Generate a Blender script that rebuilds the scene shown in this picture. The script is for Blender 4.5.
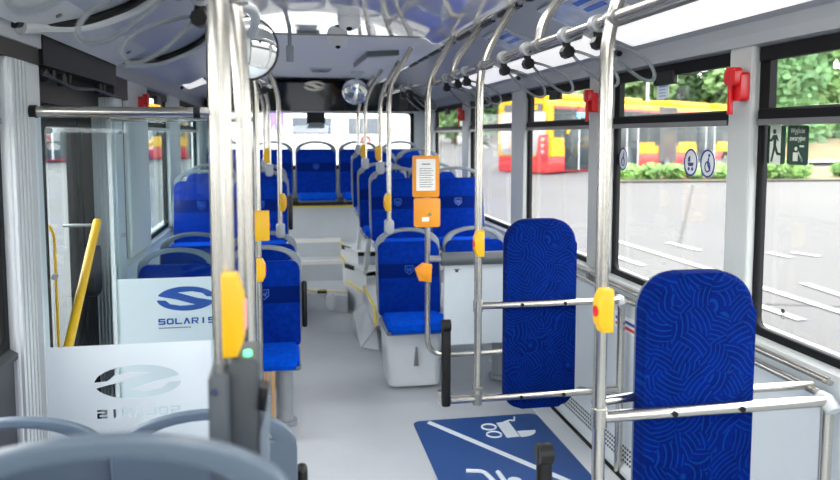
import bpy, bmesh, math, random
from mathutils import Vector, Matrix
random.seed(7)
S = bpy.context.scene
COL = S.collection
for o in list(bpy.data.objects):
    bpy.data.objects.remove(o)

# ------------------------------------------------------------------ camera
PSI = math.atan2(134.0, 740.0)
dv = Vector((-134.0, -61.0, 740.0)).normalized()          # bus axis seen by the camera (x right, y down, z fwd)
upv = Vector((0.0, -740.0, -61.0)).normalized()
rv = (-upv).cross(dv)
R = Matrix((rv, dv, upv)).transposed()                    # camera-from-world
Rb = Matrix(((1, 0, 0), (0, -1, 0), (0, 0, -1))) @ R      # blender camera axes
cam_d = bpy.data.cameras.new('camera')
cam = bpy.data.objects.new('camera', cam_d)
COL.objects.link(cam)
M4 = Rb.transposed().to_4x4()
M4.translation = Vector((-0.3, 0.0, 1.72))
cam.matrix_world = M4
cam_d.sensor_fit = 'HORIZONTAL'
cam_d.sensor_width = 36.0
cam_d.lens = 740.0 / 840.0 * 36.0
cam_d.shift_y = -(240.0 - 197.0) / 840.0
cam_d.clip_start = 0.05
cam_d.clip_end = 500
cam_d.dof.use_dof = True
cam_d.dof.focus_distance = 3.1
cam_d.dof.aperture_fstop = 2.8
S.camera = cam

# ------------------------------------------------------------------ sky, light, exposure
SKY_STRENGTH = 6.5
W = bpy.data.worlds.new('overcast_sky')
S.world = W
W.use_nodes = True
nt = W.node_tree
nt.nodes.clear()
wo = nt.nodes.new('ShaderNodeOutputWorld')
wb = nt.nodes.new('ShaderNodeBackground')
tc = nt.nodes.new('ShaderNodeTexCoord')
nz = nt.nodes.new('ShaderNodeTexNoise')
nz.inputs['Scale'].default_value = 3.0
nz.inputs['Detail'].default_value = 5.0
cr = nt.nodes.new('ShaderNodeValToRGB')
cr.color_ramp.elements[0].position = 0.35
cr.color_ramp.elements[0].color = (0.94, 0.965, 1.0, 1)
cr.color_ramp.elements[1].position = 0.62
cr.color_ramp.elements[1].color = (1.0, 1.0, 1.0, 1)
nt.links.new(tc.outputs['Generated'], nz.inputs['Vector'])
nt.links.new(nz.outputs['Fac'], cr.inputs['Fac'])
nt.links.new(cr.outputs['Color'], wb.inputs['Color'])
wb.inputs['Strength'].default_value = SKY_STRENGTH
nt.links.new(wb.outputs[0], wo.inputs['Surface'])
vs = S.view_settings
vs.view_transform = 'Standard'
vs.look = 'None'
vs.gamma = 1.0
vs.use_curve_mapping = False
vs.exposure = 0.85
S.cycles.max_bounces = 16
S.cycles.diffuse_bounces = 10
S.cycles.transparent_max_bounces = 16
LED = 7.0                                                  # unseen ceiling lamps added to brighten the saloon
COVE = 3.0                                                 # the strip lamps in the roof coves


# ------------------------------------------------------------------ materials
def s2l(c):
    c /= 255.0
    return c / 12.92 if c <= 0.04045 else ((c + 0.055) / 1.055) ** 2.4


def rgb(r, g, b):
    return (s2l(r), s2l(g), s2l(b), 1.0)


def mat(name, col, rough=0.5, metal=0.0, vary=0.06, scale=6.0, bump=0.0, bscale=200.0, spec=0.5, sheen=0.0, stretch=None):
    m = bpy.data.materials.new(name)
    m.use_nodes = True
    n = m.node_tree
    b = n.nodes['Principled BSDF']
    b.inputs['Roughness'].default_value = rough
    b.inputs['Metallic'].default_value = metal
    b.inputs['Specular IOR Level'].default_value = spec
    if sheen:
        b.inputs['Sheen Weight'].default_value = sheen
        b.inputs['Sheen Roughness'].default_value = 0.4
    t = n.nodes.new('ShaderNodeTexCoord')
    vec = t.outputs['Object']
    if stretch:
        mp = n.nodes.new('ShaderNodeMapping')
        mp.inputs['Scale'].default_value = stretch
        n.links.new(vec, mp.inputs['Vector'])
        vec = mp.outputs['Vector']
    x = n.nodes.new('ShaderNodeTexNoise')
    x.inputs['Scale'].default_value = scale
    x.inputs['Detail'].default_value = 4.0
    n.links.new(vec, x.inputs['Vector'])
    r = n.nodes.new('ShaderNodeValToRGB')
    r.color_ramp.elements[0].position = 0.3
    r.color_ramp.elements[1].position = 0.7
    lo, hi = 1.0 - vary, 1.0 + vary
    r.color_ramp.elements[0].color = (col[0] * lo, col[1] * lo, col[2] * lo, 1)
    r.color_ramp.elements[1].color = (min(1, col[0] * hi), min(1, col[1] * hi), min(1, col[2] * hi), 1)
    n.links.new(x.outputs['Fac'], r.inputs['Fac'])
    n.links.new(r.outputs['Color'], b.inputs['Base Color'])
    if bump:
        y = n.nodes.new('ShaderNodeTexNoise')
        y.inputs['Scale'].default_value = bscale
        n.links.new(t.outputs['Object'], y.inputs['Vector'])
        bp = n.nodes.new('ShaderNodeBump')
        bp.inputs['Strength'].default_value = bump
        bp.inputs['Distance'].default_value = 0.002
        n.links.new(y.outputs['Fac'], bp.inputs['Height'])
        n.links.new(bp.outputs['Normal'], b.inputs['Normal'])
    return m


def emat(name, col, strength):
    m = bpy.data.materials.new(name)
    m.use_nodes = True
    n = m.node_tree
    b = n.nodes['Principled BSDF']
    b.inputs['Base Color'].default_value = col
    b.inputs['Emission Color'].default_value = col
    b.inputs['Emission Strength'].default_value = strength
    return m


def glass(name, tint, refl=1.45, rough=0.0):
    m = bpy.data.materials.new(name)
    m.use_nodes = True
    n = m.node_tree
    n.nodes.clear()
    o = n.nodes.new('ShaderNodeOutputMaterial')
    t = n.nodes.new('ShaderNodeBsdfTransparent')
    t.inputs['Color'].default_value = tint
    g = n.nodes.new('ShaderNodeBsdfGlossy')
    g.inputs['Roughness'].default_value = rough
    lw = n.nodes.new('ShaderNodeLayerWeight')
    lw.inputs['Blend'].default_value = 0.5
    pw = n.nodes.new('ShaderNodeMath')
    pw.operation = 'POWER'
    pw.inputs[1].default_value = 5.0
    n.links.new(lw.outputs['Facing'], pw.inputs[0])
    f = n.nodes.new('ShaderNodeMath')
    f.operation = 'MULTIPLY_ADD'
    f0 = ((refl - 1) / (refl + 1)) ** 2
    f.inputs[1].default_value = (1 - f0) * 0.6
    f.inputs[2].default_value = f0
    n.links.new(pw.outputs[0], f.inputs[0])
    x = n.nodes.new('ShaderNodeMixShader')
    n.links.new(f.outputs[0], x.inputs[0])
    n.links.new(t.outputs[0], x.inputs[1])
    n.links.new(g.outputs[0], x.inputs[2])
    n.links.new(x.outputs[0], o.inputs['Surface'])
    return m


def frosted(name, col, clear):
    m = bpy.data.materials.new(name)
    m.use_nodes = True
    n = m.node_tree
    n.nodes.clear()
    o = n.nodes.new('ShaderNodeOutputMaterial')
    d = n.nodes.new('ShaderNodeBsdfDiffuse')
    d.inputs['Color'].default_value = col
    l = n.nodes.new('ShaderNodeBsdfTranslucent')
    l.inputs['Color'].default_value = col
    a = n.nodes.new('ShaderNodeMixShader')
    a.inputs[0].default_value = 0.45
    n.links.new(d.outputs[0], a.inputs[1])
    n.links.new(l.outputs[0], a.inputs[2])
    t = n.nodes.new('ShaderNodeBsdfTransparent')
    b = n.nodes.new('ShaderNodeMixShader')
    b.inputs[0].default_value = clear
    n.links.new(a.outputs[0], b.inputs[1])
    n.links.new(t.outputs[0], b.inputs[2])
    n.links.new(b.outputs[0], o.inputs['Surface'])
    return m


def fabric(name, base, line, arcs=False, band=None):
    """blue moquette: velvety, optionally with groups of concentric arcs, optionally with a darker band (local z range)"""
    m = bpy.data.materials.new(name)
    m.use_nodes = True
    n = m.node_tree
    L = n.links.new
    b = n.nodes['Principled BSDF']
    b.inputs['Roughness'].default_value = 0.85
    b.inputs['Specular IOR Level'].default_value = 0.05
    t = n.nodes.new('ShaderNodeTexCoord')
    x = n.nodes.new('ShaderNodeTexNoise')
    x.inputs['Scale'].default_value = 28.0
    x.inputs['Detail'].default_value = 5.0
    L(t.outputs['Object'], x.inputs['Vector'])
    r = n.nodes.new('ShaderNodeValToRGB')
    r.color_ramp.elements[0].position = 0.35
    r.color_ramp.elements[1].position = 0.7
    r.color_ramp.elements[0].color = tuple(c * 0.82 for c in base[:3]) + (1,)
    r.color_ramp.elements[1].color = tuple(c * 1.2 for c in base[:3]) + (1,)
    L(x.outputs['Fac'], r.inputs['Fac'])
    out = r.outputs['Color']
    if True:
        sep0 = n.nodes.new('ShaderNodeSeparateXYZ')
        L(t.outputs['Object'], sep0.inputs[0])
        cmb = n.nodes.new('ShaderNodeCombineXYZ')
        L(sep0.outputs['X'], cmb.inputs['X'])
        L(sep0.outputs['Z'], cmb.inputs['Z'])
        v = n.nodes.new('ShaderNodeTexVoronoi')
        v.inputs['Scale'].default_value = 15.0 if arcs else 18.0
        L(cmb.outputs[0], v.inputs['Vector'])
        wn = n.nodes.new('ShaderNodeTexWhiteNoise')
        L(v.outputs['Position'], wn.inputs['Vector'])
        sub = n.nodes.new('ShaderNodeVectorMath')
        sub.operation = 'SUBTRACT'
        sub.inputs[1].default_value = (0.5, 0.5, 0.5)
        L(wn.outputs['Color'], sub.inputs[0])
        sc = n.nodes.new('ShaderNodeVectorMath')
        sc.operation = 'SCALE'
        sc.inputs['Scale'].default_value = 0.26
        L(sub.outputs[0], sc.inputs[0])
        ad = n.nodes.new('ShaderNodeVectorMath')
        ad.operation = 'ADD'
        L(v.outputs['Position'], ad.inputs[0])
        L(sc.outputs[0], ad.inputs[1])
        di = n.nodes.new('ShaderNodeVectorMath')
        di.operation = 'DISTANCE'
        L(ad.outputs[0], di.inputs[0])
        L(cmb.outputs[0], di.inputs[1])
        mu = n.nodes.new('ShaderNodeMath')
        mu.operation = 'MULTIPLY'
        mu.inputs[1].default_value = 470.0 if arcs else 480.0
        L(di.outputs['Value'], mu.inputs[0])
        si = n.nodes.new('ShaderNodeMath')
        si.operation = 'SINE'
        L(mu.outputs[0], si.inputs[0])
        rr = n.nodes.new('ShaderNodeValToRGB')
        rr.color_ramp.elements[0].position = 0.55
        rr.color_ramp.elements[0].color = (0, 0, 0, 1)
        rr.color_ramp.elements[1].position = 0.95
        k = 0.26 if arcs else 0.10
        rr.color_ramp.elements[1].color = (k, k, k, 1)
        L(si.outputs[0], rr.inputs['Fac'])
        mx = n.nodes.new('ShaderNodeMix')
        mx.data_type = 'RGBA'
        L(rr.outputs['Color'], mx.inputs[0])
        L(out, mx.inputs[6])
        mx.inputs[7].default_value = line
        out = mx.outputs[2]
    if band:
        sp = n.nodes.new('ShaderNodeSeparateXYZ')
        L(t.outputs['Object'], sp.inputs[0])
        g1 = n.nodes.new('ShaderNodeMath')
        g1.operation = 'GREATER_THAN'
        g1.inputs[1].default_value = band[0]
        L(sp.outputs['Z'], g1.inputs[0])
        g2 = n.nodes.new('ShaderNodeMath')
        g2.operation = 'LESS_THAN'
        g2.inputs[1].default_value = band[1]
        L(sp.outputs['Z'], g2.inputs[0])
        g3 = n.nodes.new('ShaderNodeMath')
        g3.operation = 'MULTIPLY'
        L(g1.outputs[0], g3.inputs[0])
        L(g2.outputs[0], g3.inputs[1])
        m2 = n.nodes.new('ShaderNodeMix')
        m2.data_type = 'RGBA'
        L(g3.outputs[0], m2.inputs[0])
        L(out, m2.inputs[6])
        m2.inputs[7].default_value = tuple(c * 0.5 for c in base[:3]) + (1,)
        out = m2.outputs[2]
    L(out, b.inputs['Base Color'])
    bp = n.nodes.new('ShaderNodeBump')
    bp.inputs['Strength'].default_value = 0.25
    bp.inputs['Distance'].default_value = 0.002
    y = n.nodes.new('ShaderNodeTexNoise')
    y.inputs['Scale'].default_value = 350.0
    L(t.outputs['Object'], y.inputs['Vector'])
    L(y.outputs['Fac'], bp.inputs['Height'])
    L(bp.outputs['Normal'], b.inputs['Normal'])
    return m


M = {}
M['steel'] = mat('brushed_steel', (0.54, 0.52, 0.47, 1), 0.25, 1.0, 0.04, 30, stretch=(1, 1, 8))
M['steel_d'] = mat('grey_steel', (0.22, 0.225, 0.23, 1), 0.4, 0.6, 0.05)
M['chrome'] = mat('mirror_glass', (0.9, 0.92, 0.93, 1), 0.02, 1.0, 0.0)
M['white'] = mat('white_wall_laminate', rgb(198, 206, 211), 0.35, 0, 0.02)
M['ceil'] = mat('glossy_ceiling_panel', rgb(238, 236, 232), 0.06, 0, 0.02, spec=0.9)
for k_, v_ in (('Coat Weight', 1.0), ('Coat Roughness', 0.015), ('Coat IOR', 1.75)):
    M['ceil'].node_tree.nodes['Principled BSDF'].inputs[k_].default_value = v_
M['ceil2'] = mat('satin_ceiling_panel', rgb(240, 240, 238), 0.5, 0, 0.02, spec=0.15)
M['cove'] = mat('satin_cove_panel', rgb(160, 164, 168), 0.35, 0, 0.02)
M['pillar'] = mat('light_grey_pillar_cover', rgb(184, 188, 186), 0.45, 0, 0.03)
M['alu'] = mat('ribbed_aluminium', rgb(190, 195, 197), 0.42, 0.2, 0.01)
M['floor'] = mat('grey_vinyl_floor', rgb(186, 190, 195), 0.33, 0, 0.05, 2.2, 0.05, 300)
M['floor2'] = mat('pale_grey_vinyl', rgb(212, 216, 219), 0.35, 0, 0.04, 3)
M['step'] = mat('grey_step_vinyl', rgb(198, 203, 208), 0.45, 0, 0.04, 4)
M['nose'] = mat('white_step_edge', rgb(240, 240, 234), 0.5, 0, 0.03)
M['yellow'] = mat('yellow_plastic', rgb(212, 164, 0), 0.4, 0, 0.04)
M['yedge'] = mat('pale_yellow_edging', rgb(236, 214, 96), 0.5, 0, 0.04)
M['orange'] = mat('amber_plastic', rgb(232, 150, 26), 0.4, 0, 0.05)
M['black'] = mat('black_plastic', rgb(15, 16, 17), 0.4, 0, 0.1, spec=0.3)
M['rubber'] = mat('black_rubber', rgb(11, 13, 15), 0.6, 0, 0.1, spec=0.2)
M['darkglass'] = mat('black_gloss_panel', rgb(14, 24, 28), 0.06, 0, 0.15, 3, spec=0.6)
M['shell'] = mat('grey_seat_plastic', rgb(108, 118, 126), 0.38, 0, 0.04)
M['shell_d'] = mat('slate_seat_plastic', rgb(76, 90, 104), 0.4, 0, 0.05)
M['boot'] = mat('grey_pole_socket', rgb(150, 155, 160), 0.4, 0.2, 0.04)
M['red'] = mat('red_plastic', rgb(205, 22, 28), 0.3, 0, 0.06)
M['paper'] = mat('white_paper', rgb(240, 240, 234), 0.6, 0, 0.02)
M['slate'] = mat('dark_slate_panel', rgb(44, 48, 52), 0.5, 0, 0.06)
M['ink'] = mat('dark_ink', rgb(60, 62, 66), 0.6)
M['navy'] = mat('navy_print', rgb(20, 66, 140), 0.5, 0, 0.05)
M['matblue'] = mat('blue_floor_print', rgb(24, 70, 134), 0.45, 0, 0.07, 3)
M['matwhite'] = mat('white_floor_print', rgb(215, 222, 228), 0.5, 0, 0.03)
M['fab'] = fabric('blue_moquette_pad', rgb(0, 22, 92), rgb(14, 76, 150), True)
M['fabs'] = fabric('blue_moquette_back', rgb(0, 38, 128), rgb(8, 66, 160), False, (0.70, 0.80))
M['fabc'] = fabric('blue_moquette_cushion_lit', rgb(0, 70, 190), rgb(8, 92, 210), False)  # same cloth as the backs, with the light on its top put into the colour
M['glass'] = glass('tinted_window_glass', (0.83, 0.835, 0.83, 1))
M['clear'] = glass('clear_screen_glass', (0.90, 0.95, 0.96, 1), 1.35)
M['frost'] = frosted('frosted_film', rgb(228, 234, 237), 0.04)
M['loop'] = frosted('translucent_grey_strap', rgb(140, 146, 150), 0.3)
M['led'] = emat('added_led_diffuser', (1.0, 0.97, 0.93, 1), LED)
M['coveled'] = emat('lit_cove_diffuser', (1.0, 0.98, 0.95, 1), COVE * 0.12)
M['grn_led'] = emat('green_indicator', (0.1, 0.9, 0.3, 1), 1.5)
M['poster'] = mat('pale_poster', rgb(170, 180, 205), 0.15, 0, 0.25, 9)
M['pblue'] = mat('blue_poster_print', rgb(40, 90, 190), 0.2, 0, 0.1, 9)
M['tan'] = mat('tan_edge_strip', rgb(190, 150, 105), 0.5, 0, 0.08)
M['sticker'] = mat('white_sticker', rgb(225, 228, 230), 0.5, 0, 0.02)
M['stickblue'] = mat('blue_sticker_print', rgb(40, 55, 120), 0.5)
M['green'] = mat('dark_green_sign', rgb(28, 62, 50), 0.4, 0, 0.06)
M['cream'] = mat('luminous_cream_print', rgb(216, 222, 205), 0.5, 0, 0.03)
M['hole'] = mat('dark_perforation', rgb(40, 44, 48), 0.7)
M['road'] = mat('pale_concrete_yard', rgb(75, 74, 73), 0.9, 0, 0.07, 0.25)
M['line'] = mat('white_road_paint', rgb(150, 150, 148), 0.8, 0, 0.03)
M['crack'] = mat('dark_joint', rgb(56, 56, 54), 0.9)
M['sand'] = mat('dry_sandy_grass', rgb(104, 93, 62), 0.95, 0, 0.2, 0.8)
M['kerb'] = mat('concrete_kerb', rgb(90, 88, 84), 0.9, 0, 0.08)
M['leaf'] = mat('tree_leaf', rgb(112, 146, 88), 0.7, 0, 0.45, 0.35)
M['leaf2'] = mat('dark_tree_leaf', rgb(92, 130, 82), 0.7, 0, 0.45, 0.35)
M['hedge'] = mat('hedge_leaf', rgb(108, 146, 72), 0.7, 0, 0.4, 1.2)
M['bark'] = mat('tree_bark', rgb(90, 76, 60), 0.9, 0, 0.2)
M['bus_y'] = mat('yellow_bus_paint', rgb(186, 140, 4), 0.4, 0, 0.03, spec=0.2)
M['bus_r'] = mat('red_bus_paint', rgb(156, 26, 22), 0.3, 0, 0.04)
M['bus_w'] = mat('white_bus_panel', rgb(148, 144, 144), 0.4, 0, 0.08, 2)
M['bus_g'] = mat('bus_window_glass', rgb(44, 52, 54), 0.35, 0, 0.35, 1.5, spec=0.15)
M['bellow'] = mat('grey_bellows', rgb(84, 86, 86), 0.8, 0, 0.1, 2)
M['cyan'] = mat('light_blue_print', rgb(90, 180, 225), 0.4)
M['b_wall'] = mat('white_render_wall', rgb(190, 192, 194), 0.9, 0, 0.05, 0.5)
M['b_tan'] = mat('tan_render_wall', rgb(134, 120, 100), 0.9, 0, 0.06, 0.5)
M['b_win'] = mat('facade_window', rgb(74, 82, 90), 0.15, 0, 0.2, 1)


# ------------------------------------------------------------------ mesh helpers
def obj(name, bm, m, parent=None, at=None, smooth=True):
    """link bm (built in world coordinates) as one mesh object; at = the origin of the thing it belongs to"""
    bmesh.ops.recalc_face_normals(bm, faces=bm.faces[:])
    if at is not None:
        bmesh.ops.translate(bm, verts=bm.verts[:], vec=-Vector(at))
    me = bpy.data.meshes.new(name)
    if smooth:
        for f in bm.faces:
            f.smooth = True
        for e in bm.edges:
            if len(e.link_faces) == 2 and e.calc_face_angle(0) > 0.6:
                e.smooth = False
    bm.to_mesh(me)
    bm.free()
    o = bpy.data.objects.new(name, me)
    COL.objects.link(o)
    me.materials.append(M[m] if isinstance(m, str) else m)
    if parent:
        o.parent = parent
    elif at is not None:
        o.location = at
    return o


def tag(o, label, cat, group=None, kind=None):
    o['label'] = label
    o['category'] = cat
    if group:
        o['group'] = group
    if kind:
        o['kind'] = kind
    return o


class Thing:
    def __init__(self, name, label, cat, loc, group=None):
        self.o = bpy.data.objects.new(name, None)
        self.o.empty_display_size = 0.1
        COL.objects.link(self.o)
        self.loc = Vector(loc)
        self.o.location = self.loc
        if cat:
            tag(self.o, label, cat, group)

    def add(self, name, bm, m, parent=None, smooth=True, label=None):
        c = obj(name, bm, m, parent or self.o, self.loc, smooth)
        if label:
            c['label'] = label
        return c


def struct(name, bm, m, smooth=False):
    o = obj(name, bm, m, None, None, smooth)
    o['kind'] = 'structure'
    return o


def BM():
    return bmesh.new()


def box(bm, x0, x1, y0, y1, z0, z1, bev=0.0, seg=2):
    vs_ = [bm.verts.new(p) for p in ((x0, y0, z0), (x1, y0, z0), (x1, y1, z0), (x0, y1, z0),
                                     (x0, y0, z1), (x1, y0, z1), (x1, y1, z1), (x0, y1, z1))]
    fs = [bm.faces.new([vs_[i] for i in f]) for f in
          ((0, 3, 2, 1), (4, 5, 6, 7), (0, 1, 5, 4), (1, 2, 6, 5), (2, 3, 7, 6), (3, 0, 4, 7))]
    if bev:
        es = list({e for f in fs for e in f.edges})
        bmesh.ops.bevel(bm, geom=es, offset=bev, segments=seg, affect='EDGES', profile=0.5)
    return bm


def fillet(pts, r, n=6):
    pts = [Vector(p) for p in pts]
    if r <= 0 or len(pts) < 3:
        return pts
    out = [pts[0]]
    for i in range(1, len(pts) - 1):
        a, b, c = pts[i - 1], pts[i], pts[i + 1]
        u, w = (a - b), (c - b)
        d = min(r, u.length * 0.49, w.length * 0.49)
        p, q = b + u.normalized() * d, b + w.normalized() * d
        for k in range(n + 1):
            t = k / n
            out.append((1 - t) ** 2 * p + 2 * t * (1 - t) * b + t * t * q)
    out.append(pts[-1])
    return out


def tube(bm, pts, r, seg=12, bend=0.0, closed=False, flat=1.0):
    pts = fillet(pts, bend) if not closed else [Vector(p) for p in pts]
    n = len(pts)
    rings = []
    nrm = None
    for i in range(n):
        if closed:
            t = (pts[(i + 1) % n] - pts[i - 1]).normalized()
        else:
            t = (pts[min(i + 1, n - 1)] - pts[max(i - 1, 0)]).normalized()
        if nrm is None:
            ref = Vector((0, 0, 1)) if abs(t.z) < 0.9 else Vector((1, 0, 0))
            nrm = (ref - t * ref.dot(t)).normalized()
        else:
            nrm = (nrm - t * nrm.dot(t)).normalized()
        b = t.cross(nrm)
        rings.append([bm.verts.new(pts[i] + (nrm * math.cos(a) + b * math.sin(a) * flat) * r)
                      for a in (2 * math.pi * k / seg for k in range(seg))])
    m = n if closed else n - 1
    for i in range(m):
        a, b = rings[i], rings[(i + 1) % n]
        for k in range(seg):
            bm.faces.new((a[k], a[(k + 1) % seg], b[(k + 1) % seg], b[k]))
    if not closed:
        bm.faces.new(rings[0][::-1])
        bm.faces.new(rings[-1])
    return bm


def rrect(x0, x1, z0, z1, r, n=6):
    pts = []
    rs = r if isinstance(r, (list, tuple)) else (r, r, r, r)       # bl br tr tl
    for (cx, cz, a0, q) in ((x0, z0, 180, rs[0]), (x1, z0, 270, rs[1]), (x1, z1, 0, rs[2]), (x0, z1, 90, rs[3])):
        sx = 1 if cx == x0 else -1
        sz = 1 if cz == z0 else -1
        if q <= 0:
            pts.append((cx, cz))
            continue
        for k in range(n + 1):
            a = math.radians(a0 + 90 * k / n)
            pts.append((cx + sx * q + q * math.cos(a), cz + sz * q + q * math.sin(a)))
    return pts


def prism(bm, out, d0, d1, axis='y', bev=0.0, seg=2):
    """extrude the outline from d0 to d1 along axis; bevel the rim at d0"""
    def P(p, d):
        return {'y': (p[0], d, p[1]), 'x': (d, p[0], p[1]), 'z': (p[0], p[1], d)}[axis]
    a = [bm.verts.new(P(p, d0)) for p in out]
    b = [bm.verts.new(P(p, d1)) for p in out]
    f0 = bm.faces.new(a)
    bm.faces.new(b[::-1])
    n = len(out)
    for i in range(n):
        bm.faces.new((a[i], b[i], b[(i + 1) % n], a[(i + 1) % n]))
    if bev:
        bmesh.ops.bevel(bm, geom=list(f0.edges), offset=bev, segments=seg, affect='EDGES', profile=0.5)
    return bm


def cyl(bm, p0, p1, r, seg=20, r2=None):
    p0, p1 = Vector(p0), Vector(p1)
    t = (p1 - p0).normalized()
    ref = Vector((0, 0, 1)) if abs(t.z) < 0.9 else Vector((1, 0, 0))
    u = (ref - t * ref.dot(t)).normalized()
    w = t.cross(u)
    r2 = r if r2 is None else r2
    A = [bm.verts.new(p0 + (u * math.cos(a) + w * math.sin(a)) * r) for a in (2 * math.pi * k / seg for k in range(seg))]
    B = [bm.verts.new(p1 + (u * math.cos(a) + w * math.sin(a)) * r2) for a in (2 * math.pi * k / seg for k in range(seg))]
    for k in range(seg):
        bm.faces.new((A[k], A[(k + 1) % seg], B[(k + 1) % seg], B[k]))
    bm.faces.new(A[::-1])
    bm.faces.new(B)
    return bm


def dome(bm, c, r, axis, h, n=8, seg=24):
    """spherical-cap like lens: rim radius r at c, bulging h along axis"""
    c, t = Vector(c), Vector(axis).normalized()
    ref = Vector((0, 0, 1)) if abs(t.z) < 0.9 else Vector((1, 0, 0))
    u = (ref - t * ref.dot(t)).normalized()
    w = t.cross(u)
    prev = None
    for i in range(n):
        a = math.pi / 2 * i / n
        ring = [bm.verts.new(c + (u * math.cos(q) + w * math.sin(q)) * r * math.cos(a) + t * h * math.sin(a))
                for q in (2 * math.pi * k / seg for k in range(seg))]
        if prev:
            for k in range(seg):
                bm.faces.new((prev[k], prev[(k + 1) % seg], ring[(k + 1) % seg], ring[k]))
        else:
            bm.faces.new(ring[::-1])
        prev = ring
    top = bm.verts.new(c + t * h)
    for k in range(seg):
        bm.faces.new((prev[k], prev[(k + 1) % seg], top))
    return bm


def shape2d(polys, depth, bev=0.0):
    """even-odd filled outlines in the XZ plane given thickness along Y, as a bmesh"""
    cu = bpy.data.curves.new('tmp', 'CURVE')
    cu.dimensions = '2D'
    cu.fill_mode = 'BOTH'
    cu.extrude = depth / 2
    cu.bevel_depth = bev
    cu.bevel_resolution = 2
    for p in polys:
        sp = cu.splines.new('POLY')
        sp.points.add(len(p) - 1)
        for q, (x, y) in zip(sp.points, p):
            q.co = (x, y, 0, 1)
        sp.use_cyclic_u = True
    return curve_bm(cu)


def curve_bm(cu):
    o = bpy.data.objects.new('tmp', cu)
    COL.objects.link(o)
    bpy.context.view_layer.update()
    dg = bpy.context.evaluated_depsgraph_get()
    me = bpy.data.meshes.new_from_object(o.evaluated_get(dg))
    bm = bmesh.new()
    bm.from_mesh(me)
    bpy.data.objects.remove(o)
    bpy.data.curves.remove(cu)
    bpy.data.meshes.remove(me)
    bmesh.ops.remove_doubles(bm, verts=bm.verts[:], dist=1e-6)
    bmesh.ops.rotate(bm, verts=bm.verts[:], cent=(0, 0, 0), matrix=Matrix.Rotation(math.pi / 2, 3, 'X'))
    return bm


def text_bm(s, size, sx=1.0, depth=0.001):
    cu = bpy.data.curves.new('tmp', 'FONT')
    cu.body = s
    cu.size = size
    cu.align_x = 'CENTER'
    cu.align_y = 'CENTER'
    cu.extrude = depth / 2
    cu.resolution_u = 3
    bm = curve_bm(cu)
    bmesh.ops.scale(bm, verts=bm.verts[:], vec=(sx, 1, 1))
    return bm


def move(bm, v, rot=None):
    if rot:
        bmesh.ops.rotate(bm, verts=bm.verts[:], cent=(0, 0, 0), matrix=rot)
    bmesh.ops.translate(bm, verts=bm.verts[:], vec=v)
    return bm


def lean(bm, z0, k):
    for v in bm.verts:
        v.co.y += (v.co.z - z0) * k
    return bm


def dup(root, loc, label=None, group=None, rz=None):
    r = root.copy()
    COL.objects.link(r)
    r.location = loc
    if rz is not None:
        r.rotation_euler = (0, 0, rz)
    if label:
        r['label'] = label
    if group:
        r['group'] = group
    for ch in list(root.children):
        c = ch.copy()
        COL.objects.link(c)
        c.parent = r
        for g in list(ch.children):
            d = g.copy()
            COL.objects.link(d)
            d.parent = c
    return r


# emblem and lettering outlines (unit size)
def S_emblem(cx, cz, a, b, flip=1):
    top = [(math.cos(math.radians(t)), math.sin(math.radians(t))) for t in range(4, 168, 8)]
    half = top + [(-0.72, 0.13), (-0.35, -0.04), (0.30, -0.52), (-0.20, -0.58), (-0.55, -0.42), (-0.70, -0.12)]
    pts = half + [(-x, -z) for x, z in half]
    return [(cx + flip * a * x, cz + b * z) for x, z in pts]


LET = {
    'S': [[(0, 0), (1, 0), (1, .62), (.24, .62), (.24, .78), (1, .78), (1, 1), (0, 1), (0, .4), (.76, .4), (.76, .22), (0, .22)]],
    'O': [rrect(0, 1, 0, 1, .25, 4), rrect(.23, .77, .22, .78, .12, 4)],
    'L': [[(0, 0), (1, 0), (1, .22), (.24, .22), (.24, 1), (0, 1)]],
    'A': [[(0, 0), (.25, 0), (.5, .62), (.75, 0), (1, 0), (.63, 1), (.37, 1)]],
    'R': [[(0, 0), (.23, 0), (.23, .36), (.5, .36), (.75, 0), (1, 0), (.78, .37), (1, .5), (1, 1), (0, 1)],
          [(.23, .55), (.78, .55), (.78, .8), (.23, .8)]],
    'I': [[(.36, 0), (.62, 0), (.62, 1), (.36, 1)]]}


def SOLARIS(cx, cz, w, h, flip=1):
    out = []
    cw = w / 7.0
    for i, ch in enumerate('SOLARIS'):
        x0 = -w / 2 + i * cw + cw * 0.08
        for p in LET[ch]:
            out.append([(cx + flip * (x0 + x * cw * 0.84), cz - h / 2 + z * h) for x, z in p])
    return out


# ================================================================== OUTSIDE
def far(right, depth):
    return (-0.3 + right * math.cos(PSI) + depth * math.sin(PSI), -right * math.sin(PSI) + depth * math.cos(PSI))


def gz(x, y):
    return -0.35 + 0.024 * max(0.0, math.hypot(x, y) - 3.0)


bm = BM()
N = 72
radii = [0, 3, 6, 10, 16, 24, 34, 48, 70, 110]
rings = []
for r in radii:
    if r == 0:
        rings.append([bm.verts.new((0, 0, -0.35))])
    else:
        rings.append([bm.verts.new((r * math.cos(2 * math.pi * k / N), r * math.sin(2 * math.pi * k / N), gz(r, 0))) for k in range(N)])
for i in range(1, len(radii)):
    for k in range(N):
        if i == 1:
            bm.faces.new((rings[0][0], rings[1][k], rings[1][(k + 1) % N]))
        else:
            bm.faces.new((rings[i - 1][k], rings[i][k], rings[i][(k + 1) % N], rings[i - 1][(k + 1) % N]))
g = struct('ground', bm, 'road', True)


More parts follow.
